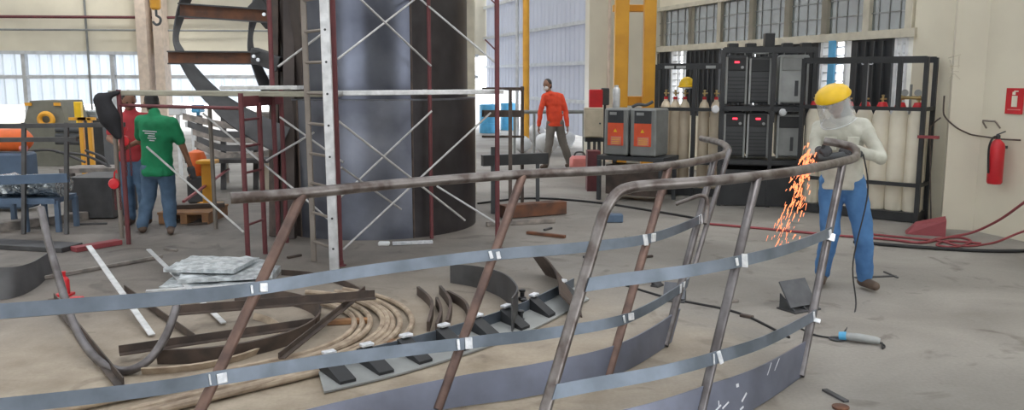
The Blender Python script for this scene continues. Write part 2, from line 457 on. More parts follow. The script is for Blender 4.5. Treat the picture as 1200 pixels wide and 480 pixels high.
# conduits across the end wall
def wallpipe(py0, py1, r, mt, name, lab):
    a = EW(-40,.35)+Vector((0,0,ZE(py0,-40))); b = EW(330,.35)+Vector((0,0,ZE(py1,330)))
    one(MB().cyl(a, b, r, 8), name, mt, lab, 'pipe', smooth=True)
wallpipe(20, 22, .045, K['red'], 'conduit_pipe', 'thin dark red pipe running level across the cream end wall')
wallpipe(35, 37, .03, K['grey'], 'conduit_pipe', 'thin grey cable pipe below the red one on the cream end wall')
a = EW(112,.2); one(MB().cyl(a, a+Vector((0,0,6.2)), .035, 8), 'conduit_pipe', K['grey'], 'thin upright grey conduit on the cream end wall at the far left', 'pipe')
# outside
struct(MB().box((20,44,-.12), (70,24,.22)), 'ground', K['ground'])
# left side wall, roof strips (daylight comes between them), wall behind the camera with its gate
struct(MB().box((-19,9,3.1), (.3,48,6.2)), 'wall_left', K['cream'])
m = MB()
for y in range(-14, 30, 4): m.box((-3.5, y+1.6, 6.35), (31, 3.0, .12))
struct(m, 'ceiling', K['roof'])
m = MB().box((-16,-14,3.1), (6,.3,6.2)).box((5,-14,3.1), (16,.3,6.2)).box((-8,-14,5.6), (10,.3,1.2)); 
struct(m, 'wall_back', K['cream'])

# =====================================================================
# RAILINGS IN THE FOREGROUND
# =====================================================================
D = Vector((.315,.498,.808)).normalized()
def railing(label, tops, ztop, L, posts, bars, toe, ia, ib, post_mats, r_rail=.024, start_i=0):
    """tops: sight points of the top pipe; the frame leans along D"""
    T = [G(x, y, z) if t is None else P(x, y, t) for x, y, z, t in tops]
    Tc = cr(T, 10); Bc = [p-D*L for p in Tc]
    root = thing('curved_railing', (Bc[ia*10].x, Bc[ia*10].y, 0), label, 'railing', None)
    return root, Tc, Bc
# far railing
LA, ZA = 1.46, 1.18
A_tops = [(-330,238),(-60,235),(130,236),(270,232),(355,226),(480,214),(613,204),(700,200),(784,194),(838,184),(853,177),(846,168),(822,162)]
TA = [G(x, y, ZA) for x, y in A_tops]
TA[0] = G(355,226,ZA)+Vector((-2.6,-.95,0)); TA[1] = G(355,226,ZA)+Vector((-1.75,-.68,0)); TA[2] = G(355,226,ZA)+Vector((-.95,-.42,0))
TC = cr(TA, 10)
def atpx(curve, L, f, px):   # index on the tilted frame's line whose sight column is px
    best = None
    for i, p in enumerate(curve):
        q = p-D*L*(1-f); z = q.z-H; t = q.y*CS-z*SN
        if t < .3: continue
        e = abs(600+1000*q.x/t-px)
        if best is None or e < best[0]: best = (e, i)
    return best[1]
def railing_parts(root, TC, L, i0, i1, ir0, ir1, posts, lower, toe_h, pipe_pts=None):
    low = lambda i, f: TC[i]-D*L*(1-f)
    if pipe_pts is None: pipe_pts = TC[ir0:ir1+1]
    MB().tube(pipe_pts, .0285, 12).build('handrail', K['pipe'], root, smooth=True)
    n = (TC[i1]-TC[i0])
    for i, mt in posts:
        MB().tube([low(i,0.0)+Vector((0,0,.012)), low(i,1)], .0265, 10).build('post', K[mt], root, smooth=True)
    for fa in lower:
        f = fa; w = .074/L
        m = MB().ribbon([low(i, f(i)-w/2)+Vector((0,-.033,0)) for i in range(i0, i1+1)], [low(i, f(i)+w/2)+Vector((0,-.033,0)) for i in range(i0, i1+1)], .010)
        m.build('flat_bar', K['flat'], root, smooth=True)
        for i, mt in posts:
            if i0 <= i <= i1:
                for s_, ww in ((1, random.uniform(.2,.55)), (-1, random.uniform(.05,.35))):
                    j = max(i0, min(i1, i+s_)); q = low(i, f(i)+random.uniform(-.004,.008)); q2 = low(j, f(j)); dd = (q2-q).normalized() if (q2-q).length>1e-6 else Vector((1,0,0))
                    MB().bar(q+Vector((0,-.045,0))+dd*.015, q+Vector((0,-.045,0))+dd*(.015+.06*ww*2), .008, random.uniform(.04,.075), up=D+Vector((random.uniform(-.2,.2),0,0)), bev=.003).build('weld_patch', K['weld'], root)
    th = toe_h
    MB().ribbon([low(i, .004) for i in range(i0, i1+1)], [low(i, th(i)) for i in range(i0, i1+1)], .012).build('toe_plate', K['toe'], root, smooth=True)
    return low
iA = lambda px: atpx(TC, LA, 1, px)
pA = [(iA(-600) if 0 else 40, 'rustpost'), (60, 'rustpost'), (80, 'post'), (90, 'post')]
pA = [(0, 'post'), (20, 'post'), (40, 'rustpost'), (60, 'rustpost'), (80, 'rustpost'), (90, 'post')]
lerp = lambda xs, ys: (lambda i: ys[0] if i <= xs[0] else ys[-1] if i >= xs[-1] else next(ys[k]+(ys[k+1]-ys[k])*(i-xs[k])/(xs[k+1]-xs[k]) for k in range(len(xs)-1) if xs[k] <= i <= xs[k+1]))
rA = thing('curved_railing', (TC[60].x-D.x*LA, TC[60].y-D.y*LA, 0), 'long curved steel railing behind the front one, its top pipe hooked at the right end', 'railing')
railing_parts(rA, TC, LA, 0, 92, 30, 120, [p for p in pA if p[0] > 30], [lerp((0,40,60,80,92),(.66,.65,.64,.64,.66)), lerp((0,40,60,80,92),(.36,.345,.27,.27,.31))], lerp((0,40,60,80,92),(.15,.13,.13,.15,.17)))
# bent brace pipe near its right end
q = [P(792,239,5.75), P(808,233,5.72), P(822,229,5.7), P(829,236,5.7), P(826,262,5.62)]
MB().tube(cr(q,5), .014, 8).build('bent_brace', K['pipe'], rA, smooth=True)
MB().tube([P(855,176,6.1), P(832,250,5.72), P(812,318,5.5)], .018, 8).build('brace_pipe', K['post'], rA, smooth=True)
# front railing
LB, ZB = 1.49, 1.204
TB = [G(722,220,ZB), G(760,217,ZB), G(830,212,ZB), G(888,206,ZB), G(940,199,ZB), G(988,189,ZB), P(1003,183,5.85), P(998,172,6.05), P(966,165,6.15)]
TCB = cr(TB, 10)
rB = thing('curved_railing', (TB[3].x-D.x*LB, TB[3].y-D.y*LB, 0), 'front curved steel railing with rounded corner, being ground by the worker in khaki', 'railing')
foot = TB[0]-D*LB+Vector((0,0,.012)); 
corner = [foot, TB[0]-D*.15+Vector((-.022,0,0)), TB[0]-D*.075+Vector((-.006,.0,0)), TB[0]-D*.02+Vector((.024,.006,0)), TB[0]+Vector((.085,.035,.0))]
pp = [foot]+cr(corner[1:], 4)+TCB[8:]
railing_parts(rB, TCB, LB, 0, 50, 0, 80, [(30,'post'),(50,'post')], [lerp((0,30,50),(.65,.65,.655)), lerp((0,30,50),(.295,.285,.275))], lerp((0,30,50),(.17,.18,.16)), pipe_pts=pp)
# chalk marks on its toe plate
lowB = lambda i, f: TCB[i]-D*LB*(1-f)
for i, f, l, w, a in ((36,.135,.022,.018,0),(33,.075,.05,.008,.5),(34.4,.075,.05,.008,.5),(33,.06,.045,.006,2),(33,.09,.045,.006,2),(38,.075,.05,.010,.9),(36,.03,.035,.008,1.2),(38,.035,.03,.01,.3),(42,.14,.07,.004,1.3),(43.5,.14,.07,.004,1.1)):
    i0 = int(i); p = lowB(i0, f); t_ = (lowB(i0+1, f)-lowB(i0-1, f)).normalized(); nrm = t_.cross(D).normalized()
    p = p+t_*(i-i0)*.05+nrm*.0075
    dd = t_*math.cos(a)+D*math.sin(a)
    MB().bar(p-dd*l/2, p+dd*l/2, w, .002, up=nrm).build('chalk_mark', K['chalk'], rB)

# =====================================================================
# STEELWORK LYING ON THE FLOOR
# =====================================================================
# nested curved bars
cc = Vector((-1.87, 5.72, 0)); 
labs = ['outermost','second','third','fourth','fifth','sixth','seventh','innermost']
for k in range(8):
    R = 1.15-.052*k+random.uniform(-.006,.006); ofs = Vector((random.uniform(-.02,.02), random.uniform(-.05,.05), 0))
    a0 = math.radians(-47+random.uniform(-6,6)); a1 = math.radians(72+random.uniform(-10,12)-k*2)
    pts = []
    for j in range(37):
        a = a0+(a1-a0)*j/36; p = cc+ofs+Vector((math.cos(a)*R, math.sin(a)*R*1.02, .022)); p.z = .024+(.006 if k%2 else 0); pts.append(p)
    d0 = (pts[0]-pts[1]).normalized(); pts = [pts[0]+d0*(1.25+.16*(k%3))+Vector((-.14,0,0)), pts[0]+d0*.6+Vector((-.03,0,0)), pts[0]+d0*.2]+pts
    one(MB().tube(pts, .0205, 8), 'curved_bar', K['sandpipe'], '%s of the nested sandy curved steel bars lying on the floor%s' % (labs[k], ', widest arc' if k == 0 else ''), 'steel bar', 'curved bars nested on the floor', smooth=True)
# inner rolled ring segments
for (cx, cy, R, a0, a1, h, mt, lab) in (
    (-2.12,5.8,.74,-95,95,.10,'brown','dark brown rolled steel strip on edge inside the nested sandy bars'),
    (-2.2,5.5,.62,-90,60,.045,'sandpipe','short sandy rolled strip curving inside the dark brown strip')):
    lo=[];hi=[]
    for j in range(25):
        a = math.radians(a0+(a1-a0)*j/24); lo.append((cx+R*math.cos(a), cy+R*math.sin(a), 0)); hi.append((cx+(R+.02)*math.cos(a), cy+(R+.02)*math.sin(a), h))
    one(MB().ribbon(lo,hi,.014), 'rolled_strip', K[mt], lab, 'steel strip', smooth=True)
# angle bars resting across the ring
def angle(a, b, w, mt, lab, name='angle_bar', grp=None):
    m = MB(); a, b = Vector(a), Vector(b); m.bar(a, b, w, .008); 
    d = (b-a).normalized(); s_ = d.cross(Vector((0,0,1))).normalized()
    m.bar(a-s_*w/2+Vector((0,0,w/2)), b-s_*w/2+Vector((0,0,w/2)), .008, w)
    return one(m, name, K[mt], lab, 'angle bar', grp)
angle(G(206,368,.14), G(440,349,.14), .055, 'brown', 'brown angle bar lying across the ring, its right end on the curved bars')
angle(G(140,415,.05), G(372,381,.05), .05, 'brown', 'lower brown angle bar lying parallel in front of the upper one')
angle(G(232,398,.02), G(150,340,.02), .05, 'brown', 'short dark angle bar slanting on the sand left of the ring')
angle(G(330,420,.09), G(430,340,.09), .035, 'brown', 'short brown angle bar crossing the long one at its right end')
angle(G(60,350,.03), G(140,452,.03), .045, 'brown', 'dark angle bar slanting on the floor below the bent pipe')
# pale flat bars leaning at the left
def fbar(a, b, w, h, mt, lab, cat='flat bar', name='flat_bar', grp=None): return one(MB().bar(a, b, w, h, bev=.002), name, K[mt], lab, cat, grp)
fbar(G(104,288,.30), G(178,392,.02), .045, .012, 'alu', 'pale flat bar slanting down beside the bent pipe, left one of two')
fbar(G(174,292,.12), G(262,378,.02), .04, .012, 'alu', 'pale flat bar slanting to the foil pile, right one of two')
fbar(G(-20,338,.02), G(190,300,.02), .03, .03, 'grip', 'thin dark bar lying on floor behind the bent pipe')
fbar(G(200,325,.05)+Vector((0,-.5,0)), G(350,318,.05)+Vector((0,-.4,0)), .05, .03, 'alu', 'pale strip lying in front of the foil covered pile')
# U-bent pipe
q = [P(48,244,6.05), P(56,280,5.85), P(68,322,5.62), P(82,368,5.4), P(100,405,5.25), P(124,428,5.12), P(150,434,5.06), P(176,420,5.12), P(196,390,5.25), P(207,358,5.4)]
u_ = MB().tube(cr(q,6), .026, 12)
zmin = min(v.z for v in u_.v)
for v in u_.v: v.z -= zmin
one(u_, 'bent_pipe', K['post'], 'U shaped bent steel pipe standing on its bend at the left', 'pipe', smooth=True)
# crinkled galvanised pile
c = G(262,330,0)
rt = thing('sheet_pile', (c.x, c.y, 0), 'crinkled foil covered pile of galvanised sheet lying on the floor', 'sheet pile')
for k, (dx, dy, sx, sy, rz) in enumerate(((0,0,.85,.75,.1),(.03,.05,.75,.68,.25),(-.12,.1,.62,.55,-.1))):
    m = MB(); n = 10; vs = []
    for z_ in (0, 1):
        for i in range(n+1):
            for j in range(n+1):
                x = (i/n-.5)*sx; y = (j/n-.5)*sy
                zz = .03+k*.045+(.030 if z_ else 0)+(random.uniform(-.009,.009) if z_ else 0)
                p = Matrix.Rotation(rz,3,'Z') @ Vector((x,y,0)); vs.append((c.x+dx+p.x, c.y+dy+p.y, zz if (z_ or k) else 0))
    S_ = (n+1)**2; fs = []
    for i in range(n):
        for j in range(n):
            a = i*(n+1)+j; fs += [(a,a+n+1,a+n+2,a+1), (a+S_,a+1+S_,a+n+2+S_,a+n+1+S_)]
    ring = [i*(n+1) for i in range(n+1)]+[n*(n+1)+j for j in range(1,n+1)]+[i*(n+1)+n for i in range(n-1,-1,-1)]+[j for j in range(n-1,0,-1)]
    for a, b in zip(ring, ring[1:]+ring[:1]): fs.append((a,b,b+S_,a+S_))
    m.add(vs, fs); m.build('sheet', K['galv'], rt)
# ribbed curved stringer behind the far railing's toe plate
q0 = [G(380,462), G(470,440), G(560,412), G(630,385), G(690,352)]
q1 = [p+Vector((-.10,.30,0)) for p in q0]
c0, c1 = cr(q0,6), cr(q1,6)
rt = thing('ribbed_stringer', (q0[2].x, q0[2].y, 0), 'curved grey steel strip with cleats and dark shaded gaps, lying behind the far railing', 'steel section')
up = Vector((0,0,1))
MB().ribbon([p+up*.012 for p in c0], [p+up*.03 for p in c1], .012).build('base_strip', K['grey2'], rt, smooth=True)
MB().ribbon([p+up*.0 for p in c1], [p+up*.11 for p in c1], .010).build('edge_plate', K['flat'], rt, smooth=True)
for i in range(1, len(c0)-1, 3):
    a = c0[i]+up*.018; b = c1[i]+up*.02
    d = (c0[i+1]-c0[i-1]).normalized()
    w_ = .05
    p0, p1 = b+up*.10, a.lerp(b,.12)+d*.10+up*.02
    vs = []
    for q_ in (-w_, w_): vs += [p0+d*q_, p1+d*q_, p1+d*q_-up*.018, b+d*q_+up*.002]
    m = MB(); m.add(vs, [(0,1,2,3),(7,6,5,4),(0,4,5,1),(1,5,6,2),(2,6,7,3),(3,7,4,0)])
    cl = m.build('gap_shade_plate', K['dark2'], rt)  # dark plate puts the shade of the gaps between cleats into colour
    MB().bar(b+up*.112-d*.02, b+up*.112+d*.06, .05, .02, bev=.004).build('cleat_tab', K['weld'], cl)
# upright rolled plates
def rolled(pxs, h, mt, lab, lean=Vector((0,0,0)), name='rolled_plate'):
    lo = cr([G(*p) for p in pxs], 6); n = len(lo)
    return one(MB().ribbon(lo, [p+up*h(i/(n-1))+lean for i, p in enumerate(lo)], .012), name, K[mt], lab, 'steel plate', smooth=True)
rolled([(528,331),(560,337),(590,350),(606,372),(600,392)], lambda s_: .16+.10*s_, 'stair', 'dark rolled steel plate standing on edge right of the curved bars')
rolled([(640,322),(662,332),(676,350),(682,372)], lambda s_: .22-.06*s_, 'brown', 'brown rolled plate leaning on the floor behind the far railing', Vector((-.16,.08,0)))
rolled([(-40,352),(10,350),(40,338),(62,318)], lambda s_: .26-.08*s_, 'stair', 'dark rolled trough plate on the floor at the left edge', Vector((-.05,.1,0)))
rolled([(330,322),(372,326),(408,337),(434,352)], lambda s_: .05, 'brown', 'thin dark curved strip behind the nested bars')
for k, (x0,y0,x1,y1,x2,y2) in enumerate(((490,345,506,362,502,388),(516,344,528,362,524,386),(525,350,546,364,552,390),(512,358,517,372,512,390))):
    lo = cr([G(x0,y0), G(x1,y1), G(x2,y2)], 6)
    one(MB().ribbon(lo, [p+up*.07 for p in lo], .022), 'curved_offcut', K['brown'], '%s short curved steel offcut on the floor between the nested bars and the rolled plate' % ('leftmost','third','rightmost','second')[k], 'steel offcut', 'short curved offcuts', smooth=True)
m = MB().bar(G(452,402,.02), G(532,396,.02), .07, .035, bev=.004); one(m, 'timber_batten', K['wood'], 'orange brown timber batten under the short curved offcuts', 'timber', None)
m = MB().bar(G(382,377,.02), G(432,375,.02), .06, .035, bev=.004); one(m, 'timber_batten', K['wood'], 'short timber batten under the nested curved bars', 'timber', None)
for k, (x, y, lab) in enumerate(((612,352,'upper small black fitting beside the dark rolled plate'),(614,364,'middle small black fitting beside the dark rolled plate'),(610,378,'lower small black fitting beside the dark rolled plate'))):
    c = G(x, y); m = MB(); m.lathe([(.028,0),(.032,.01),(.032,.03),(.018,.035),(.018,.07),(.026,.075),(.026,.09),(.012,.095)], c, 10); one(m, 'pipe_fitting', K['black'], lab, 'fitting', 'black fittings', smooth=True)
# folded bracket plates on the floor, centre right
def bracket(c, s, ang, lab):
    T = frameT(c, ang); rt = thing('folded_bracket', c, lab, 'bracket')
    m = MB(T); m.box((0,0,.006),(s,s*.7,.012)); m.build('base_plate', K['stair'], rt)
    m = MB(T @ Matrix.Translation((0,0,.0)) @ Matrix.Rotation(math.radians(-35),4,'X')); m.box((0,-s*.2,s*.42),(s,.012,s*.8)); m.build('upright_plate', K['steel'], rt)
    m = MB(T); 
    for x in (-s*.45, s*.0, s*.45): m.add([(x,-.3*s,.01),(x,.3*s,.01),(x,.3*s,.45*s),(x+.01,-.3*s,.01),(x+.01,.3*s,.01),(x+.01,.3*s,.45*s)], [(0,1,2),(5,4,3),(0,3,4,1),(1,4,5,2),(2,5,3,0)])
    m.build('gusset', K['dark'], rt)
bracket(G(936,362), .27, .5, 'large folded dark steel bracket on the floor left of the worker')
bracket(G(790,352), .17, -.3, 'folded dark steel bracket with gussets behind the far railing end')
bracket(G(770,335), .10, .9, 'small dark steel bracket beyond the far railing end')
# grinder lying on the floor, with lead
c = G(1012,402)
rt = thing('angle_grinder', c, 'white and blue angle grinder lying on the concrete floor', 'power tool')
T = frameT(c, math.radians(-28))
MB(T).tube([(-.11,0,.035),(-.04,0,.036),(.06,0,.033),(.10,0,.03)], [.024,.028,.026,.020], 12).build('body', K['grey2'], rt, smooth=True)
MB(T).tube([(-.155,0,.03),(-.11,0,.035)], [.028,.030], 12).build('gear_head', K['blue'], rt, smooth=True)
MB(T).lathe([(.0,.0),(.055,.0),(.055,.004),(0,.004)], (-.165,0,.006), 18).build('disc', K['dark'], rt)
pts = cr([c+Vector((.10,-.05,.02)), G(1034,408,.008), G(1036,404,.008), G(1020,397,.008), G(985,396,.008), G(955,392,.008), G(930,380,.008)], 8)
one(MB().tube(pts, .006, 6), 'loose_cable', K['rubber'], 'black lead looping round the grinder on the floor', 'cable', smooth=True)
pts = cr([G(925,395,.008), G(880,372,.008), G(850,362,.008), G(815,355,.008), G(780,348,.008), G(720,330,.008)], 8)
one(MB().tube(pts, .009, 6), 'loose_cable', K['rubber'], 'black cable snaking over the floor between the two railings', 'cable', smooth=True)
for k, (a, b, w, lab) in enumerate((((966,456),(992,470),.035,'short steel flat offcut at bottom right near the railing foot'), ((1002,325),(1050,323),.03,'dark steel strip on the floor behind the worker right boot'), ((1036,318),(1052,325),.02,'thin dark offcut lying right of the worker'))):
    fbar(G(*a,.006), G(*b,.006), w, .012, 'stair', lab)
m = MB().lathe([(.04,0),(.045,.006),(.045,.012),(.0,.014)], G(985,478), 14); one(m, 'cap_disc', K['rust'], 'rusty steel disc lying at the bottom edge', 'steel disc')

# =====================================================================
# TANK, SPIRAL STAIR, SCAFFOLD
# =====================================================================
tc_ = Vector((-1.64, 10.28, 0))
rt = thing('steel_tank', tc_, 'tall dark rolled steel tank standing behind the scaffold', 'tank')
def arc_shell(R, z0, z1, a0, a1, mt, name, n=24):
    lo=[];hi=[]
    for j in range(n+1):
        a = math.radians(a0+(a1-a0)*j/n); p = tc_+Vector((R*math.cos(a), R*math.sin(a), 0)); lo.append(p+up*z0); hi.append(p+up*z1)
    MB().ribbon(lo, hi, .014).build(name, K[mt], rt, smooth=True)
# angle on the shell facing sight columns: camera side is -90 deg
arc_shell(1.19, 0, 1.50, -62, 75, 'shelld', 'lower_shell_plate'); arc_shell(1.192, 0, 1.50, -125, -62, 'shell_sheen', 'lower_shell_plate'); arc_shell(1.19, 0, 1.50, -285, -125, 'shellb', 'lower_shell_plate', 36)
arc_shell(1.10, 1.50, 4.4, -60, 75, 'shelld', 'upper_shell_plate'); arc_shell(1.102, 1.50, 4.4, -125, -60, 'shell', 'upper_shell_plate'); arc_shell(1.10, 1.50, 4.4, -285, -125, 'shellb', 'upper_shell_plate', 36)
m = MB(); pts = [tc_+Vector((1.155*math.cos(a), 1.155*math.sin(a), 1.505)) for a in [2*math.pi*k/48 for k in range(48)]]
m.lathe([(1.09,0),(1.20,0),(1.20,.018),(1.09,.018)], tc_+up*1.495, 48); m.build('ring_flange', K['steel'], rt, smooth=True)
for ang, z0, z1, R in ((-62,0,1.5,1.2),(-60,1.52,4.4,1.11),(-125,0,1.5,1.2),(-125,1.52,4.4,1.11)):
    a = math.radians(ang); p = tc_+Vector((R*math.cos(a), R*math.sin(a), 0)); MB().cyl(p+up*z0, p+up*z1, .012, 6).build('weld_seam', K['brown'], rt)
for px in (498, 505, 533): 
    p = PX(px, 9.25, 1.60); MB().box(p, (.05,.04,.03)).build('lug', K['weld'], rt)
# cream column behind the tank and bright gap beside it come from the hall itself
struct(MB().box((P(551,240,13).x, P(551,240,13).y, 2.6), (.17,.3,5.2)), 'trim_8', K['frame'])
# white plates at the tank foot
fbar(G(460,285,.02), G(507,283,.02), .06, .03, 'weld', 'pale strip lying on the floor against the tank foot')
m = MB().box(G(450,285,.02), (.12,.08,.04), bev=.01); one(m, 'offcut_block', K['white'], 'small white block on the floor at the foot of the tank', 'block')

# spiral stair stringers
rt = thing('spiral_stair', (P(262,240,9.4).x, P(262,240,9.4).y, 0), 'unfinished spiral stair of curved dark stringers and rusty channel treads beside the tank', 'staircase')
def strip(e1, e2, t1, t2, mt, name):
    a = cr([P(x, y, t1+(t2-t1)*i/(len(e1)-1)) for i, (x, y) in enumerate(e1)], 5)
    b = cr([P(x, y, t1+.22+(t2-t1)*i/(len(e2)-1)) for i, (x, y) in enumerate(e2)], 5)
    MB().ribbon(a, b, .014).build(name, K[mt], rt, smooth=True)
strip([(220,-25),(208,10),(203,42),(206,60),(214,80),(232,108),(262,140),(298,165),(326,180)], [(236,-25),(220,10),(209,42),(216,60),(236,86),(262,110),(292,128),(316,140),(340,150)], 9.7, 9.0, 'stair', 'stringer')
strip([(300,-20),(294,15),(291,42),(291,62),(297,82),(306,106),(318,128)], [(316,-20),(304,15),(296,42),(299,62),(309,82),(320,104),(330,122)], 9.9, 9.4, 'stair', 'stringer')
def channel(a, b, w, h, name='tread_channel'):
    a, b = Vector(a), Vector(b); d = (b-a).normalized(); sd = d.cross(up).normalized()
    if sd.y > 0: sd = -sd
    MB().bar(a, b, .012, h).build(name, K['rust'], rt)
    m = MB(); 
    for s_ in (-1, 1): m.bar(a+sd*.03+up*s_*h/2, b+sd*.03+up*s_*h/2, .07, .016)
    m.build('tread_flange', K['stair'], rt)
channel(P(211,12,9.6), P(316,19,9.6), .1, .14); channel(P(197,67.5,9.3), P(304,68,9.5), .1, .13)
m = MB(); m.bar(P(300,2,9.7), P(322,28,9.7), .16, .20, bev=.01); m.build('bracket_plate', K['stair'], rt)
m = MB(); m.bar(P(296,64,9.55), P(330,76,9.5), .16, .17, bev=.01); m.build('bracket_plate', K['stair'], rt)
for x, y in ((310,17),(298,66),(303,70)): MB().lathe([(.02,0),(.02,.03),(.0,.03)], P(x,y,9.38), 8, axis=(0,-1,0)).build('bolt', K['weld'], rt)
# hub post the stringers stand against
MB().bar(PX(340,9.35,0), PX(340,9.35,3.6), .12, .12, up=(0,1,0)).build('hub_post', K['shellb'], rt)
MB().bar(PX(322,9.5,0), PX(322,9.5,3.6), .10, .10, up=(0,1,0)).build('hub_post', K['brown'], rt)

# scaffold in front of the tank
def scaffold(name, loc, lab): return thing(name, loc, lab, 'scaffold')
def post(rt, px, t, z1, r=.024, mt='red', z0=0, nm='standard'): 
    MB().cyl(PX(px,t,z0), PX(px,t,z1), r, 10).build(nm, K[mt], rt, smooth=True)
def rod(rt, a, b, r=.012, nm='cross_brace', mt='brace'): MB().cyl(a, b, r, 8).build(nm, K[mt], rt, smooth=True)
def xpost(px_at_floor, t, z1): pass
b0 = G(398,310); 
rt = scaffold('scaffold', (b0.x, b0.y, 0), 'red framed tube scaffold with crossed pale braces in front of the tank')
def fpost(bx, by, z1=3.4, r=.025, mt='red'):
    b = G(bx, by); MB().cyl(b, b+up*z1, r, 10).build('standard', K[mt], rt, smooth=True); return b
A_ = fpost(399,311); B_ = fpost(583,291); C_ = G(506,279); MB().cyl(C_, C_+up*3.4, .022, 10).build('standard', K['red'], rt, smooth=True)
def zat(b, z, dx=0): return Vector((b.x+dx, b.y, z))
tA, tB, tC = 8.05, 8.85, 9.05
f_ = -.03
for a, b in (((396,69),(489,-3)), ((490,-3),(580,73)), ((400,-22),(505,77)), ((397,142),(545,258)), ((402,292),(575,132)), ((398,232),(506,130)), ((400,196),(470,245)), ((512,218),(583,262)), ((396,69),(350,-30))):
    ta = tA if a[0] < 450 else tC; tb = tB if b[0] > 540 else tC
    if a == (398,232): ta, tb = 8.6, 9.0
    if b == (350,-30): continue
    rod(rt, P(*a, ta-.04), P(*b, tb-.04), .011)
for z in (0.32, 1.05):
    pass
for b in (A_, B_):
    MB().lathe([(.055,0),(.055,.01),(.03,.012),(.03,.05)], b, 10).build('base_plate', K['red'], rt)
for y_ in (22, 75, 128): pass
m = MB(); 
for z_ in (2.0, 2.45): m.bar(zat(B_,z_)+Vector((-.0,0,0)), zat(B_,z_+.12)+Vector((-.12,.05,0)), .012,.012)
m.build('hook_pin', K['red'], rt)
# its aluminium plank
a, b = PX(396,tA-.06,1.60), PX(583,tB-.06,1.60)
m = MB(); m.bar(a, b, .30, .045, bev=.006)
pl = one(m, 'scaffold_plank', K['alu'], 'long bright aluminium plank spanning the scaffold in front of the tank', 'plank')
# left scaffold bay
b0 = G(291,306)
rt = scaffold('scaffold', (b0.x, b0.y, 0), 'lower oxide red scaffold bay left of the ladder, holding the dusty plank')
pL = G(151,286); pM = G(253,268)
for b, z1, mt in ((G(291,306),1.60,'red'), (G(311,297),1.50,'red'), (pL,1.62,'red'), (pM,1.42,'rail'), (G(327,290),3.4,'red'), (G(336,284),1.62,'red'), (G(143,279),1.42,'rail')):
    MB().cyl(b, b+up*z1, .024, 10).build('standard', K[mt], rt, smooth=True)
a, b = G(291,306), G(311,297)
for z_ in (.35,.6,.85,1.1,1.35,1.5): MB().cyl(a+up*z_, b+up*z_, .012, 8).build('rung', K['red'], rt, smooth=True)
MB().bar(G(291,306)+up*1.52, G(336,284)+up*1.52, .04, .10).build('ledger', K['red'], rt)
MB().cyl(pL+up*1.46, a+up*1.46, .018, 8).build('ledger', K['red'], rt, smooth=True)
for a, b, ta, tb in (((172,172),(286,272),8.9,8.2), ((238,133),(345,222),8.7,8.3), ((326,78),(377,40),8.3,8.2), ((328,137),(402,190),8.3,8.1), ((368,155),(312,188),8.5,8.6), ((345,222),(400,270),8.3,8.3)):
    rod(rt, P(*a,ta), P(*b,tb), .011)
a, b = PX(140,9.0,1.585), PX(392,8.25,1.585)
m = MB(); m.bar(a, b, .34, .05, bev=.006); one(m, 'scaffold_plank', K['plank'], 'dusty greenish plank on the left scaffold bay above the man in green', 'plank')
m = MB(); m.bar(PX(262,8.7,1.64), PX(352,8.5,1.645), .16, .04, bev=.005); one(m, 'scaffold_plank', K['alu'], 'short pale plank lying on top of the dusty plank by the ladder', 'plank')
# clothes bag hanging on left post
c = pL+up*1.35+Vector((-.10,-.06,0))
m = MB(); m.cap(c+Vector((-.05,0,.16)), c+Vector((.02,0,-.02)), .085,.11).cap(c+Vector((.02,0,-.02)), c+Vector((.09,0,-.2)), .11,.045).cap(c+Vector((-.02,0,.2)), c+Vector((.1,.04,.24)), .04,.03)
o = m.build('work_jacket', K['cloth'], None, smooth=True, remesh=.02); tag(o, 'black cloth bundle hanging on the red scaffold post at left', 'jacket')
# chain hoists, red, on that post
for k, (px, py, h, lab) in enumerate(((146,165,.34,'upper red chain hoist hanging on the left scaffold post'),(134,215,.26,'lower red chain hoist hanging left of the scaffold post'))):
    t = 8.95; c = P(px, py, t)
    rt2 = thing('chain_hoist', c, lab, 'hoist')
    MB().lathe([(0,-.05),(.05,-.045),(.06,0),(.05,.045),(0,.05)], c, 14, axis=(.3,-1,0)).build('housing', K['bred'], rt2, smooth=True)
    MB().tube([c+Vector((0,0,.05)), c+Vector((.01,0,.12)), c+Vector((.03,0,.14)), c+Vector((.035,0,.11))], .008, 6).build('hook', K['bred'], rt2)
    m = MB(); m2_ = MB()
    for j in range(int(h/.03)): 
        z_ = -.05-j*.03; ax = Vector((1,0,0)) if j%2 else Vector((0,1,0))
        m.tube([c+Vector((0,0,z_))+ax*.009*math.cos(q_)+up*.019*math.sin(q_) for q_ in [2*math.pi*w/8 for w in range(8)]], .004, 5, True)
        m2_.tube([c+Vector((.05,0,z_))+ax*.009*math.cos(q_)+up*.019*math.sin(q_) for q_ in [2*math.pi*w/8 for w in range(8)]], .004, 5, True)
    m.build('chain', K['red'], rt2); m2_.build('chain', K['red'], rt2)
# ladder
rt = thing('ladder', G(390,316), 'upright aluminium ladder with one bright perforated rail in front of the tank', 'ladder')
a0, a1 = G(392,316), G(392,316)+up*3.3+Vector((-.02,0,0)); l0 = G(368,306); l1 = l0+up*3.3+Vector((-.02,0,0))
MB().bar(a0, a1, .035, .085, up=(1,0,0), bev=.004).build('rail', K['alu'], rt)
MB().bar(l0, l1, .035, .05, up=(1,0,0), bev=.004).build('rail', K['rail'], rt)
for k in range(12):
    z_ = .2+k*.28; f = z_/3.3
    MB().cyl(a0.lerp(a1,f), l0.lerp(l1,f), .014, 8).build('rung', K['rail'], rt, smooth=True)
    q = a0.lerp(a1,f)+Vector((0,-.0185,0)); MB().lathe([(.011,0),(.011,.003),(0,.003)], q, 8, axis=(0,-1,0)).build('rung_hole', K['black'], rt)
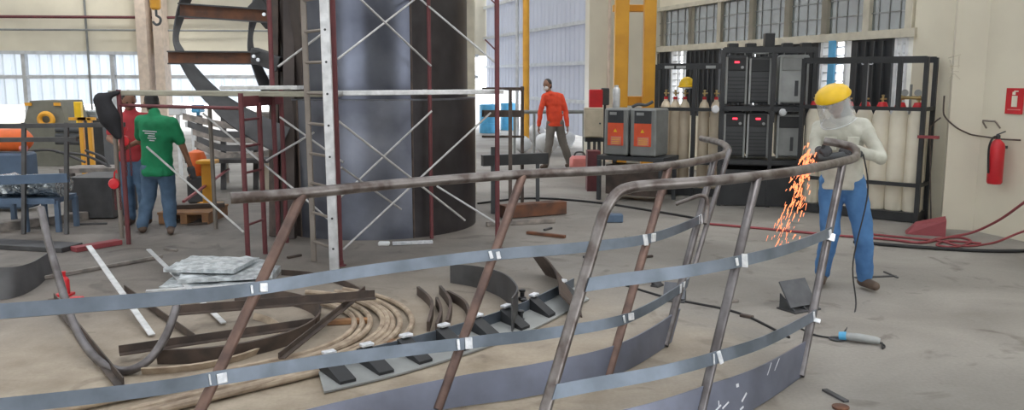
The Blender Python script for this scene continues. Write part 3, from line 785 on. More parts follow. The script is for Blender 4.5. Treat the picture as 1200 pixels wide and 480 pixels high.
# small frame right of the scaffold
rt = thing('trolley_frame', G(607,250), 'dark steel frame of posts and bars right of the tank', 'steel frame')
for px, t in ((598,10.2),(612,11.5),(582,11.6)): MB().bar(PX(px,t,0), PX(px,t,1.62), .045,.045, up=(0,1,0)).build('upright', K['brown'], rt)
for y_, h_ in ((104,.04),(133,.09),(160,.03)): MB().bar(P(566,y_,11), P(613,y_,11.4), .05,h_).build('cross_bar', K['brown'], rt)
MB().bar(P(565,188,11), P(641,185,11.3), .10,.14).build('beam', K['black'], rt)
MB().bar(PX(578,11.05,0), PX(578,11.05,.85), .06,.08, up=(0,1,0)).build('beam_leg', K['dark'], rt)
MB().bar(PX(630,11.2,0), PX(630,11.2,.62), .05,.06, up=(0,1,0)).build('beam_leg', K['dark'], rt)
# brown box beam on floor
a, b = G(588,256), G(660,250); m = MB().bar(a+up*.09, b+up*.09, .18,.16, bev=.004); one(m, 'steel_beam', K['rust'], 'brown box section lying on the floor right of the tank', 'steel beam')
m = MB().bar(G(570,262,.03), G(650,258,.03), .05,.05); one(m, 'steel_beam', K['grip'], 'pale thin bar lying along the front of the brown box section', 'steel beam')
m = MB().bar(G(618,272,.02), G(662,277,.02), .05,.03); one(m, 'steel_offcut', K['rust'], 'reddish offcut lying on the floor right of the scaffold foot', 'steel offcut')
m = MB().box(G(719,255,.05), (.22,.14,.10), bev=.01); one(m, 'junction_box', K['bluest'], 'small dark blue box on floor behind the railing corner', 'box')

# =====================================================================
# RIGHT SIDE EQUIPMENT
# =====================================================================
def rotbox(mb, a, b, w, z0, z1, off=0.):   # slab between two floor points, extending w behind
    a, b = Vector(a), Vector(b); a.z = b.z = 0; d = (b-a).normalized(); n = Vector((-d.y, d.x, 0))
    vs = []
    for z in (z0, z1):
        for p in (a+n*off, b+n*off, b+n*(off+w), a+n*(off+w)): vs.append((p.x,p.y,z))
    mb.add(vs, [(3,2,1,0),(4,5,6,7),(0,1,5,4),(1,2,6,5),(2,3,7,6),(3,0,4,7)]); return mb
def cylinder(c, r, h, mt, lab, grp, valve, capmat='bred'):
    rt = thing('gas_cylinder', c, lab, 'gas cylinder', grp); h0 = h
    MB().lathe([(r*.9,0),(r,.02),(r,h*.86),(r*.93,h*.91),(r*.72,h*.955),(r*.38,h*.985),(.03,h)], c, 20).build('body', K[mt], rt, smooth=True)
    MB().lathe([(.07,-.035),(.068,.0),(.05,.05),(.03,.055)] if mt == 'cyl' else [(.03,-.01),(.03,.04)], c+up*h, 12).build('neck_ring', K[capmat], rt, smooth=True)
    m = MB(); m.lathe([(.014,0),(.014,.07),(.02,.075),(.02,.09),(0,.092)], c+up*(h+.05), 10); m.cyl(c+up*(h+.09)+Vector((-.03,0,0)), c+up*(h+.09)+Vector((.045,0,0)), .011, 8)
    m.build('valve', K['brass'], rt, smooth=True); return rt
def rack(name, lab, a, b, depth, H_, bars, mids, base=.12, w=.05, mid0=0.):
    a, b = Vector(a), Vector(b); a.z = b.z = 0; d = (b-a).normalized(); n = Vector((-d.y, d.x, 0)); L = (b-a).length
    rt = thing(name, (a+b)/2+n*depth/2, lab, 'rack')
    for s_ in (0, depth):
        for f in ([0, 1]+list(mids) if s_ == 0 else [0, 1]):
            p = a+d*L*f+n*s_
            MB().bar(p+up*(mid0 if f not in (0,1) else 0), p+up*H_, w, w, up=d).build('post', K['black'], rt)
    for s_ in (0, depth):
        MB().bar(a+n*s_+up*(H_-w/2), b+n*s_+up*(H_-w/2), w*.9, w*1.5).build('top_bar', K['black'], rt)
    for z in bars:
        MB().bar(a-n*.005+up*z, b-n*.005+up*z, w*.8, w*.9).build('rail', K['black'], rt)
        for p in (a, b): MB().bar(p+up*z, p+n*depth+up*z, w*.8, w*.9).build('side_rail', K['black'], rt)
    rotbox(MB(), a, b, depth, .01, base).build('base_tray', K['black'], rt)
    return rt, a, b, d, n, L
# large rack
a, b = PX(934,11.25,0), PX(1073,10.3,0)
rt, a, b, d, n, L = rack('cylinder_rack', 'large black cylinder rack full of cream gas cylinders by the pillar', a, b, .38, 1.98, (.46, 1.37), (.53,.80), mid0=1.37)
m = MB(); lab_c = PX(1018,10.6,1.945)-n*.03
# white mark on its top bar
for dx in (-.045, .045):
    pass
def digit(mb, segs, c, d, h, w, th):
    S = {'a':((0,1),(1,1)),'b':((1,1),(1,.5)),'c':((1,.5),(1,0)),'d':((0,0),(1,0)),'e':((0,.5),(0,0)),'f':((0,1),(0,.5)),'g':((0,.5),(1,.5))}
    for s_ in segs:
        (x0,y0),(x1,y1) = S[s_]; mb.bar(c+d*(x0*w)+up*(y0*h), c+d*(x1*w)+up*(y1*h), .004, th)
for seg_, o_ in (('abcdef', -.07), ('acdefg', .01)):
    m = MB(); digit(m, seg_, lab_c+d*o_+Vector((0,0,-.04)), d, .08, .05, .014); m.build('painted_mark', K['chalk'], rt)
nm = ['leftmost','second','third','fourth','fifth','sixth','seventh']
for k in range(7):
    c = a+d*(L*(.075+.142*k))+n*.17+up*.12
    cylinder(c, .112, 1.27, 'cyl', '%s cream gas cylinder%s in the large black rack behind the worker' % (nm[k], '' if k == 0 else ' from the left'), 'cream cylinders in the large rack', 1)
# regulator on the rear right cylinder
c = a+d*(L*.86)+n*.17+up*1.5
rg = thing('gas_regulator', c, 'brass gas regulator with gauges atop cylinders at right of large rack', 'regulator')
MB().cyl(c-d*.12, c+d*.12, .022, 10).build('body', K['brass'], rg, smooth=True)
for s_ in (-.07,.08): MB().lathe([(0,0),(.04,0),(.04,.03),(0,.03)], c+d*s_+up*.06, 14, axis=(-.3,-1,0)).build('gauge', K['grey2'], rg, smooth=True)
MB().cyl(c-up*.2, c+up*.16, .016, 8).build('stem', K['grey'], rg)
# welder rack
a, b = PX(842,11.75,0), PX(947,11.5,0)
rt, a, b, d, n, L = rack('equipment_rack', 'tall black two tier rack holding welding power sources', a, b, .62, 2.13, (1.32, .60), (.55,), base=.5)
rotbox(MB(), a, b, .6, 1.30, 1.36).build('shelf', K['black'], rt); rotbox(MB(), a, b, .6, .58, .64).build('shelf', K['black'], rt)
rotbox(MB(), a, b, .03, .5, .58, .6).build('back_panel', K['black'], rt)
def welder(x0, x1, z0, h, mt, lab, led=True, front='dark2'):
    p0 = a+d*L*x0; p1 = a+d*L*x1; w = (p1-p0).length
    rt = thing('welding_power_source', (p0+p1)/2+n*.28+up*z0, lab, 'welding machine', 'welding power sources on the rack')
    T = Matrix.Translation((p0+p1)/2+n*.30+up*z0) @ Matrix(((d.x,n.x,0,0),(d.y,n.y,0,0),(0,0,1,0),(0,0,0,1)))
    MB(T).box((0,0,h/2+.02),(w,.48,h-.04), bev=.02).build('casing', K[mt], rt)
    MB(T).box((0,-.245,h*.82),(w*.84,.02,h*.24), bev=.004).build('control_panel', K[front], rt)
    m = MB(T)
    for k in range(7 if mt == 'dark' else 0): m.box((0,-.243,h*(.12+.075*k)),(w*.8,.02,.012))
    if m.v: m.build('louvre', K[front], rt)
    else: MB(T).box((w*.1,-.245,h*.35),(w*.12,.012,h*.3)).build('vent', K['dark'], rt)
    for s_ in (-1,1): MB(T).box((s_*w*.46,-.25,h*.5),(.028,.02,h*.92), bev=.004).build('edge_trim', K['grey2' if s_ < 0 else 'grey'], rt)
    MB(T).tube([(-w*.35,-.2,h-.02),(-w*.35,-.2,h+.04),(w*.35,-.2,h+.04),(w*.35,-.2,h-.02)], .012, 8).build('handle', K['grey2'], rt)
    if led:
        MB(T).box((0,-.258,h*.86),(w*.22,.012,.022)).build('display', K['led'], rt)
        MB(T).lathe([(.02,0),(.02,.02),(0,.02)], (w*.25,-.255,h*.76), 10, axis=(0,-1,0)).build('knob', K['grey2'], rt)
welder(.03,.27,1.36,.68,'dark','upper left dark welding power source with red display on the rack')
welder(.29,.53,1.36,.66,'dark','upper middle dark welding power source without lit display', led=False)
welder(.62,.94,1.36,.68,'grey2','light grey cabinet on the upper shelf right of the dark welders', led=False, front='grey')
welder(.03,.27,.64,.64,'dark','lower left dark welding power source with red display')
welder(.29,.53,.64,.64,'dark','lower middle dark welding power source with red display')
welder(.62,.90,.64,.62,'grey','dark grey cabinet on the lower shelf right of the welders', led=False)
for k, nm_ in enumerate(('leftmost','second','middle','fourth','rightmost')):
    p = a+d*L*(.1+.2*k)+up*2.13+n*.2; hk = .20 if k == 2 else .07
    one(MB().box(p+up*hk/2,(.13,.12,hk), bev=.01), 'feeder_block', K['black'], nm_+' black feeder block on top of the tall welding rack', 'fixture', 'feeder blocks on the welding rack')
for x_, y_, lab in ((838,128,'white round cap on the left post of the welding rack'),(917,131,'white round cap on the welding rack middle shelf')):
    c = P(x_,y_,11.4); one(MB().lathe([(0,0),(.05,0),(.055,.02),(.04,.04),(0,.045)], c, 14, axis=(0,-1,0)), 'round_cap', K['white'], lab, 'cap', smooth=True)
# small rack with tan cylinders
a, b = PX(767,12.9,0), PX(842,12.5,0)
rt, a, b, d, n, L = rack('cylinder_rack', 'narrow black rack of tan gas cylinders left of the welding rack', a, b, .4, 1.93, (.5, 1.28), (.58,), w=.055)
for k, f in enumerate((.10,.25,.40,.51,.70,.88)):
    if k == 3: continue
    c = a+d*(L*f)+n*.16+up*.12
    cylinder(c, .082, 1.30, 'cylb', '%s tan gas cylinder in the narrow rack' % ('leftmost','second','third','','fourth','rightmost')[k], 'tan cylinders in the narrow rack', 1)
for s_ in (.12, .3, .75): MB().bar(a+d*L*s_+up*1.89-n*.035, a+d*(L*s_+.14)+up*1.89-n*.035, .004, .04).build('painted_mark', K['grey2'], rt)
c = a+d*(L*.42)+n*.16+up*1.60
hh = thing('hard_hat', c, 'yellow hard hat resting on top of the tan cylinders', 'hard hat')
MB().lathe([(.13,0),(.135,.01),(.115,.02),(.11,.06),(.08,.12),(.04,.145),(0,.15)], c, 18).build('shell', K['shieldy'], hh, smooth=True)
MB().lathe([(.10,-.02),(.105,0),(.10,.01)], c, 16).build('headband', K['white'], hh)
# two grey machines with orange labels on a dark table
a, b = PX(706,12.3,0), PX(767,11.9,0)
d = (b-a); d.z = 0; d.normalize(); n = Vector((-d.y, d.x, 0)); L = (b-a).length
tb = thing('machine_table', (a+b)/2+n*.25, 'dark steel table carrying the two grey machines', 'table')
rotbox(MB(), a-d*.1, b+d*.12, .6, .58, .64).build('tabletop', K['dark'], tb)
for p in (a-d*.06, b+d*.08, a-d*.06+n*.54, b+d*.08+n*.54): MB().bar(p, p+up*.58, .05,.05, up=d).build('leg', K['dark'], tb)
rotbox(MB(), a, b, .4, .08, .5, .1).build('lower_cabinet', K['brown'], tb)
for k, (f0, f1) in enumerate(((.0,.45),(.5,.98))):
    p0, p1 = a+d*L*f0, a+d*L*f1; w = (p1-p0).length
    T = Matrix.Translation((p0+p1)/2+n*.27+up*.64) @ Matrix(((d.x,n.x,0,0),(d.y,n.y,0,0),(0,0,1,0),(0,0,0,1)))
    rt = thing('power_unit', (p0+p1)/2+n*.27+up*.64, ('left' if k == 0 else 'right')+' grey machine with orange label on the dark table', 'machine', 'grey machines with orange labels')
    MB(T).box((0,0,.34),(w,.5,.66), bev=.02).build('casing', K['grey'], rt)
    MB(T).box((0,-.255,.555),(w*.66,.016,.18), bev=.004).build('control_panel', K['dark'], rt)
    MB(T).box((-w*.1,-.266,.60),(w*.28,.008,.04)).build('display', K['grey2'], rt)
    l = MB(T).box((0,-.255,.31),(w*.66,.014,.32)).build('label', K['orange'], rt)
    MB(T).box((w*.03,-.264,.22),(w*.44,.006,.12)).build('label_text_block', K['pink'], l)
    m = MB(T)
    for q_ in range(4): m.box((w*.03,-.268,.18+.025*q_),(w*.36,.004,.008))
    m.add([(-.03,-.266,.34),(.03,-.266,.34),(0,-.266,.39)], [(0,1,2)]); m.build('label_marking', K['shieldy'], l)
    for s_ in (-1,1): MB(T).box((s_*w*.35,-.1,.015),(.05,.2,.03)).build('foot', K['rubber'], rt)
# exhaust can on top
c = PX(722,12.45,1.30)
one(MB().lathe([(.05,0),(.055,.01),(.055,.26),(.045,.29),(.03,.30),(.03,.33),(0,.33)], c, 16), 'metal_canister', K['alu'], 'shiny metal canister standing on the left grey machine', 'canister', smooth=True)
c = PX(752,12.25,1.30); m = MB().tube(cr([c+Vector((-.14,0,.02)), c+Vector((-.05,0,.06)), c+Vector((.06,0,.05)), c+Vector((.16,0,.10))],5), .022, 8); one(m, 'welding_torch', K['dark'], 'dark torch cable lying over the right grey machine', 'torch', smooth=True)
# yellow frame
rt = thing('yellow_steel_frame', PX(738,14,0), 'tall yellow steel lifting frame behind the grey machines', 'frame')
for px, w in ((725,.22),(757,.19)):
    m = MB(); p = PX(px,14,0); m.bar(p, p+up*4.4, .16, w, up=(1,0,0), bev=.008); m.build('column', K['yellow'], rt)
for y_, h_ in ((118,.15),(10,.11)): 
    z_ = P(740,y_,14).z; m = MB(); m.bar(PX(718,14,z_)+Vector((0,-.02,0)), PX(763,14,z_)+Vector((0,-.02,0)), .17, h_, bev=.008); m.build('cross_beam', K['yellow'], rt)
MB().bar(PX(717,14,.02), PX(764,14,.02), .5, .04).build('foot_plate', K['yellow'], rt)
# beige cabinet and red box
c0 = PX(685,13.6,.8); rt = thing('electrical_cabinet', PX(696,13.7,0), 'beige electrical cabinet on a dark stand left of the grey machines', 'cabinet')
w = .30
MB().box(PX(696,13.7,1.02)+Vector((0,.1,0)), (w,.2,.48), bev=.01).build('box', K['beige'], rt)
MB().box(PX(696,13.58,1.02), (w*.88,.02,.42), bev=.004).build('door', K['beige'], rt)
MB().lathe([(.015,0),(.015,.03),(0,.03)], PX(703,13.55,1.02), 8, axis=(0,-1,0)).build('latch', K['dark'], rt)
MB().bar(PX(690,13.8,0), PX(690,13.8,.8), .05,.05, up=(0,1,0)).build('leg', K['dark'], rt); MB().bar(PX(702,13.8,0), PX(702,13.8,.8), .05,.05, up=(0,1,0)).build('leg', K['dark'], rt)
MB().box(PX(696,13.8,.75), (.3,.22,.06)).build('bracket', K['black'], rt)
c = P(698,116,15.2); rt = thing('red_wall_box', (c.x, c.y, c.z-.16), 'red box on a post above the beige cabinet', 'box')
MB().box(c, (.24,.16,.34), bev=.012).build('box_body', K['bred'], rt); MB().bar(Vector((c.x,c.y+.1,0)), Vector((c.x,c.y+.1,c.z+.1)), .05,.05, up=(0,1,0)).build('post', K['dark'], rt)
c = P(709,113,15.2); one(MB().box(c, (.14,.14,.3), bev=.012).bar(Vector((c.x,c.y,0)), Vector((c.x,c.y,c.z-.1)), .04,.04,up=(0,1,0)), 'switch_box', K['dark'], 'black switch box right beside the red box', 'switch box')
one(rotbox(MB(), PX(688,13.2,0), PX(703,13.2,0), .3, 0, .62), 'floor_cabinet', K['red'], 'dark red floor cabinet beneath the beige electrical cabinet', 'cabinet')
# fuel can
c = PX(679,15.5,0); rt = thing('fuel_can', c, 'faded red plastic can standing on the floor behind the walking man', 'can')
MB().box(c+up*.17, (.36,.22,.34), bev=.05).build('body', K['pink'], rt, smooth=True)
MB().tube(cr([c+Vector((-.1,0,.33)), c+Vector((-.06,0,.40)), c+Vector((.06,0,.40)), c+Vector((.1,0,.33))],4), .015, 8).build('handle', K['dark'], rt)
# red wall bracket
a = P(1076,160,10.15); b = P(1100,161,9.95); one(MB().bar(a, b, .04,.035), 'pipe_bracket', K['hosered'], 'thin red bar fixed level between the rack and the pillar', 'bracket')
# cable on pillar
def RWp(px, py, off=.0):   # point on the right near wall face through C2 along u
    x, y = (px-600)/1000, (240-py)/1000
    dr = Vector((x, CS+SN*y, -SN+CS*y)); nn = Vector((-u.y, u.x, 0)); nn = Vector((u.y,-u.x,0))
    o = Vector((0,0,H)); t = (Vector((C2.x,C2.y,0))-o).dot(Vector((nn.x,nn.y,0)))/dr.dot(Vector((nn.x,nn.y,0)))
    p = o+dr*t; nr = Vector((-abs(nn.x),-abs(nn.y),0)) if True else nn
    return p+Vector((-.9578,-.2874,0))*off
fd = (C2-C1).normalized(); fn = Vector((fd.y,-fd.x,0))
def C1p(px,py):
    x, y = (px-600)/1000, (240-py)/1000; dr = Vector((x, CS+SN*y, -SN+CS*y)); o = Vector((0,0,H)); t = (C1-o).dot(fn)/dr.dot(fn); return o+dr*t+fn*.003
nF = Vector((-.9578,-.2874,0))*.02
pc_ = lambda x, y: C1p(x,y)+Vector((fn.x,fn.y,0))*(.04 if fn.y < 0 else -.04)
pts = [pc_(1106,112), pc_(1105,130), pc_(1108,138), pc_(1120,149), pc_(1134,156), RWp(1146,158,.06), RWp(1165,161,.05), RWp(1180,163,.05), RWp(1200,164,.05)]
one(MB().tube(cr(pts,5), .009, 6), 'wall_cable', K['brown'], 'drooping dark cable strung across the pillar to above the extinguisher', 'cable', smooth=True)
pts = [P(1102,138,9.9), P(1093,146,10.1), P(1090,160,10.1), P(1091,262,10.1)]
one(MB().tube(cr(pts,5), .008, 6), 'wall_cable', K['brown'], 'thin cable dropping to the floor left of the pillar', 'cable', smooth=True)
# hook fixture
m = MB(); m.tube([RWp(1156,150,.0), RWp(1156,143,.05), RWp(1157,141,.06), RWp(1171,142,.06), RWp(1172,144,.05), RWp(1172,150,.0)], .010, 8)
one(m, 'wall_hook', K['rail'], 'small grey metal handle fixed on the pillar above the cable', 'handle', smooth=True)
# extinguisher
p = RWp(1179,190,.11)
zb = RWp(1179,215,.11).z; p += Vector((-.03,-.01,0)); r = .078; c = Vector((p.x,p.y,zb))
rt = thing('fire_extinguisher', c, 'red fire extinguisher hanging on the right wall under the red sign', 'fire extinguisher')
MB().lathe([(r*.85,0),(r,.02),(r,.40),(r*.9,.44),(r*.5,.475),(.022,.49)], c, 22).build('body', K['bred'], rt, smooth=True)
MB().lathe([(.02,.485),(.024,.49),(.024,.53),(.012,.54)], c, 12).build('valve', K['dark'], rt, smooth=True)
MB().bar(c+Vector((-.02,0,.535)), c+Vector((.06,-.03,.575)), .02,.012).build('lever', K['dark'], rt)
MB().tube(cr([c+Vector((-.01,0,.52)), c+Vector((-.07,-.02,.5)), c+Vector((-.10,-.02,.40)), c+Vector((-.095,-.02,.25)), c+Vector((-.085,-.02,.12))],5), .011, 8).build('hose', K['rubber'], rt, smooth=True)
a_ = math.atan2(-1, -.35); 
MB().lathe([(r+.002,.27),(r+.002,.37)], c, 8, a0=math.radians(-125), a1=math.radians(-65)).build('label', K['pink'], rt, smooth=True)
MB().lathe([(r+.002,.12),(r+.002,.24)], c, 8, a0=math.radians(-130), a1=math.radians(-60)).build('instruction_band', K['red'], rt, smooth=True)
MB().bar(c+up*.4, c+up*.4-Vector((-.12,-.036,0)), .04,.03).build('wall_bracket', K['dark'], rt)
# sign
def wallquad(x0,y0,x1,y1,off,th=.006):
    pts = [RWp(x0,y1,off), RWp(x1,y1,off), RWp(x1,y0,off), RWp(x0,y0,off)]; z0 = pts[0].z; z1 = pts[3].z
    A, B = pts[0].copy(), pts[1].copy()
    return MB().bar(Vector((A.x,A.y,(z0+z1)/2)), Vector((B.x,B.y,(z0+z1)/2)), th, z1-z0)
rt = thing('fire_sign', RWp(1187,133,.01), 'red extinguisher sign with white cylinder symbol on the right wall', 'sign')
wallquad(1178.5,103,1199,133,.012).build('sign_plate', K['bred'], rt)
wallquad(1186.5,112,1193,125,.018,.004).build('symbol_body', K['cyl'], rt); wallquad(1188,107.5,1191.5,111,.018,.004).build('symbol_neck', K['cyl'], rt); wallquad(1190,106,1195,107.5,.018,.004).build('symbol_lever', K['cyl'], rt)
wallquad(1182,127.5,1197,128.6,.017,.004).build('sign_lettering', K['pink'], rt)
# faint drawing on pillar
m = MB()
for s_ in (((1111,68),(1126,64)),((1113,70),(1116,80)),((1124,66),(1123,80)),((1113,78),(1125,77)),((1112,92),(1118,86)),((1118,86),(1125,93)),((1114,83),(1124,84))):
    m.bar(C1p(*s_[0]), C1p(*s_[1]), .003, .009)
one(m, 'faint_wall_marking', K['faint'], 'faint pencilled marking on the front of the cream pillar', 'marking')
# red jack box and hoses
c = G(1084,274); T = frameT((c.x,c.y,0), -.4)
m = MB(T); m.add([(-.2,-.1,0),(.2,-.1,0),(.2,.14,0),(-.2,.14,0),(-.12,-.06,.1),(.2,-.08,.18),(.2,.12,.2),(-.1,.1,.12)], [(3,2,1,0),(4,5,6,7),(0,1,5,4),(1,2,6,5),(2,3,7,6),(3,0,4,7)])
one(m, 'wedge_block', K['hosered'], 'dark red wedge shaped steel block on the floor by the pillar', 'wedge')
def hose(pts, r, mt, lab): one(MB().tube(cr([G(x,y,r+.002+z) for x,y,z in pts], 6), r, 8), 'air_hose', K[mt], lab, 'hose', 'hoses on floor by the pillar', smooth=True)
hose([(830,262,0),(900,268,0),(985,276,0),(1040,280,0),(1080,284,0),(1110,278,0),(1140,272,.05),(1170,258,.25),(1196,240,.5),(1230,215,.8)], .014, 'hosered', 'red hose running past the worker and rising along the right edge')
hose([(1010,273,0),(1050,277,0),(1100,282,0),(1130,288,0),(1165,284,0),(1196,272,.1),(1230,262,.2)], .012, 'hosered', 'lower red hose lying along the pillar foot and rising right')
hose([(1000,283,0),(1060,288,0),(1120,292,0),(1180,294,0),(1240,292,0)], .018, 'rubber', 'thick black hose lying in front of the red hoses')
hose([(1085,284,0),(1100,279,0),(1125,278,0),(1138,283,0),(1120,289,0),(1098,287,0),(1110,282,0),(1150,285,0)], .012, 'hosered', 'looped end of red hose in front of the pillar')
hose([(560,238,0),(620,232,0),(690,236,0),(760,246,0),(830,258,0)], .014, 'rubber', 'black hose lying across the floor towards the machine table')

# =====================================================================
# LEFT BACKGROUND
# =====================================================================
# plate rolling machine
c = PX(52,17,0)
rt = thing('plate_rolling_machine', c, 'olive grey plate bending machine with yellow ring at far left', 'machine')
def Q(px,py,t=17.): return P(px,py,t)
fr = [Q(27,148),Q(79,148),Q(70,118),Q(35,118)]
vs = [p for p in fr]+[p+Vector((0,.9,0)) for p in fr]
m = MB(); m.add(vs, [(0,1,2,3),(7,6,5,4),(0,4,5,1),(1,5,6,2),(2,6,7,3),(3,7,4,0)]); m.build('housing', K['machine'], rt)
z1 = Q(50,148).z; m = MB().box((c.x+.25,c.y+.5,z1/2), (1.7,1.1,z1)); m.build('base', K['machine'], rt)
cc_ = Q(54,140,16.9); m = MB().tube([cc_+Vector((math.cos(a)*.13,0,math.sin(a)*.12)) for a in [2*math.pi*k/18 for k in range(18)]], .05, 8, True); m.build('ring', K['yellow'], rt, smooth=True)
for x in (33,67): MB().box(Q(x,122,16.97), (.12,.05,.06)).build('lifting_lug', K['yellow'], rt)
for k in range(3): MB().cyl(Q(66,152+k*7,16.4), Q(108,153+k*7,16.4), .055, 10).build('roller', K['dark'], rt, smooth=True)
# bright yellow panel and trestles
one(MB().box(Q(92,129,17.2),(.14,.1,.34), bev=.01).bar(PX(92,17.2,0), PX(92,17.2,1.0), .06,.06,up=(0,1,0)), 'yellow_marker', K['shieldy'], 'small pale yellow upright post behind the bending machine', 'post')
for k, px in enumerate((100,110)):
    m = MB(); p = PX(px,15,0); m.bar(p, p+up*1.05, .07,.07, up=(0,1,0), bev=.005).bar(p+Vector((-.2,0,1.03)), p+Vector((.1,0,1.03)), .07,.05); 
    one(m, 'yellow_stand', K['yellow'], '%s small yellow stand right of the bending machine' % ('left','right')[k], 'stand', 'small yellow stands')
one(rotbox(MB(), PX(96,15.6,0), PX(124,15.6,0), .5, 0, 1.0), 'dark_crate', K['black'], 'dark open crate behind the yellow stands', 'crate')
# pale sheet stack beyond
m = MB()
for k in range(5): m.bar(PX(88,18.5,.9+k*.03), PX(128,18.5,.9+k*.03)+Vector((0,.0,0)), .9,.02)
one(m.box(PX(108,19,.45),(1.5,.9,.9)), 'sheet_stack', K['galv'], 'grey stack of sheets beyond the yellow stands', 'sheet stack')
# orange drum, dark blue base
c = P(14,164,11.2)
rt = thing('compressor', (c.x, c.y, 0), 'orange round tank compressor with a dark base at the left edge', 'compressor')
MB().cap(c+Vector((-.32,.05,0)), c+Vector((.12,0,0)), .15,.15, 16).build('tank', K['orange2'], rt, smooth=True)
MB().box((c.x-.08,c.y,(c.z-.16)/2+.02), (.62,.34,c.z-.2), bev=.03).build('base', K['bluest'], rt)
MB().cyl(c+Vector((.16,-.1,-.1)), c+Vector((.24,-.1,-.1)), .04, 10).build('valve', K['pink'], rt)
# long horizontal guard pipes in the left background
rt = thing('pipe_fence', PX(40,9.6,0), 'dark pipe barrier with two rails across the left background', 'barrier')
for px in (28,78): MB().bar(PX(px,9.6,0), PX(px,9.6,1.24), .04,.04, up=(0,1,0)).build('post', K['stair'], rt)
MB().bar(P(-30,148,9.6), P(146,146,9.6), .05,.05).build('rail', K['stair'], rt); MB().bar(P(-30,164,9.6), P(90,163,9.6), .05,.05).build('rail', K['stair'], rt)
MB().bar(P(-30,212,9.6), P(80,208,9.6), .06,.10).build('rail', K['bluest'], rt)
# steel trestle with foil wrapped bundle
a, b = G(6,268), G(80,268); 
rt = thing('steel_trestle', (a+b)/2, 'low blue steel trestle carrying the foil wrapped bundle at left', 'trestle')
zt = P(40,246,a.y/ CS).z; zt = .36
MB().bar(a+up*zt, b+up*zt, .5,.06).build('top_frame', K['bluest'], rt)
for p in (a, b, (a+b)/2):
    for s_ in (-.2,.2): MB().bar(p+Vector((0,s_,0)), p+Vector((0,s_,zt)), .05,.05,up=(0,1,0)).build('leg', K['bluest'], rt)
m = MB(); n = 12
c = (a+b)/2+up*(zt+.03)
vs=[];fs=[]
for i in range(n+1):
    for j in range(10):
        th = 2*math.pi*j/10; rr = .15+random.uniform(-.02,.02); vs.append((c.x+(i/n-.5)*.72, c.y+math.cos(th)*rr*1.5, c.z+.13+math.sin(th)*rr*.85))
for i in range(n):
    for j in range(10): fs.append((i*10+j,i*10+(j+1)%10,(i+1)*10+(j+1)%10,(i+1)*10+j))
fs += [tuple(range(10))[::-1], tuple(n*10+j for j in range(10))]
m.add(vs, fs); one(m, 'wrapped_bundle', K['foil'], 'bundle wrapped in crinkled silver foil lying on the blue trestle', 'bundle')
# large steel box and beams
one(rotbox(MB(), PX(82,10.6,0), PX(133,10.6,0), .7, .02, .52), 'steel_box', K['stair'], 'large dark grey steel box on the floor left of the red hoists', 'steel box')
wt = thing('work_table', PX(116,11.9,0), 'long grey work table behind the large steel box', 'table')
MB().bar(P(80,198,11.9), P(152,197,11.9), .5,.06).build('tabletop', K['grip'], wt)
for p in (P(84,198,11.9), P(148,197,11.9)): MB().bar((p.x,p.y,0), p, .06,.06, up=(0,1,0)).build('leg', K['grip'], wt)
# curved flat plates on that table
for k,(p0,p1,p2) in enumerate(((( 28,178),(62,176),(100,190)), ((66,178),(100,182),(130,196)), ((100,176),(120,184),(128,194)))):
    m = MB().tube(cr([P(*p0,11.8),P(*p1,11.8),P(*p2,11.8)],6), .018, 6); one(m, 'curved_strip', K['stair'], ('left','middle','right')[k]+' dark curved strip lying over the grey work table', 'steel strip', 'curved strips on the table', smooth=True)
# long low beams on floor in the left middle
for k,(x0,y0,x1,y1,w,h,mt,lab) in enumerate(((-20,268,100,252,.16,.10,'grip','grey steel beam on the floor under the trestle'),(-10,285,85,290,.3,.05,'stair','wide dark plate on the floor at the left edge'),
    (92,256,150,248,.05,.04,'rail','thin bar lying on the floor near the red hoists'),(86,292,140,283,.12,.05,'hosered','dark red bar on the floor below the scaffold foot'))):
    one(MB().bar(G(x0,y0,h/2), G(x1,y1,h/2), w, h, bev=.005), 'steel_beam', K[mt], lab, 'steel beam')
for k, (x_, y_, l_, an_, lab) in enumerate(((232,262,.22,.3,'left of the lower scaffold bay foot'),(200,292,.18,-.5,'in front of the man in green'),(110,262,.30,.15,'beside the grey beam under the trestle'),
    (345,300,.16,.9,'at the foot of the grey ladder rail'),(545,300,.2,-.2,'in front of the tank'),(690,300,.13,.6,'between the railing corner and the walking man'),(875,370,.10,-.7,'left of the folded bracket'),
    (860,352,.07,.2,'beside the cable between the railings'),(642,268,.16,1.0,'near the brown box section'),(760,300,.09,.4,'seen under the far railing hook'))):
    c = G(x_,y_,.012); dd = Vector((math.cos(an_),math.sin(an_),0))*l_/2
    one(MB().bar(c-dd, c+dd, .035,.022, bev=.004), 'floor_offcut', K[('brown','grip','stair')[k%3]], 'small steel offcut lying on the floor '+lab, 'steel offcut', 'small offcuts on the floor')
# small red bottle jack
c = G(76,346); rt = thing('bottle_jack', c, 'small red bottle jack standing on the floor inside the bent pipe', 'jack')
MB().box(c+up*.01,(.12,.1,.02)).build('base', K['bred'], rt); MB().lathe([(.04,.02),(.042,.03),(.042,.13),(.03,.15),(.018,.16),(.018,.19),(.022,.20),(0,.2)], c, 14).build('cylinder', K['bred'], rt, smooth=True)
one(MB().box(G(90,352,.03),(.12,.09,.06),bev=.02), 'red_clamp', K['bred'], 'red clamp lying on the floor beside the bottle jack', 'clamp')
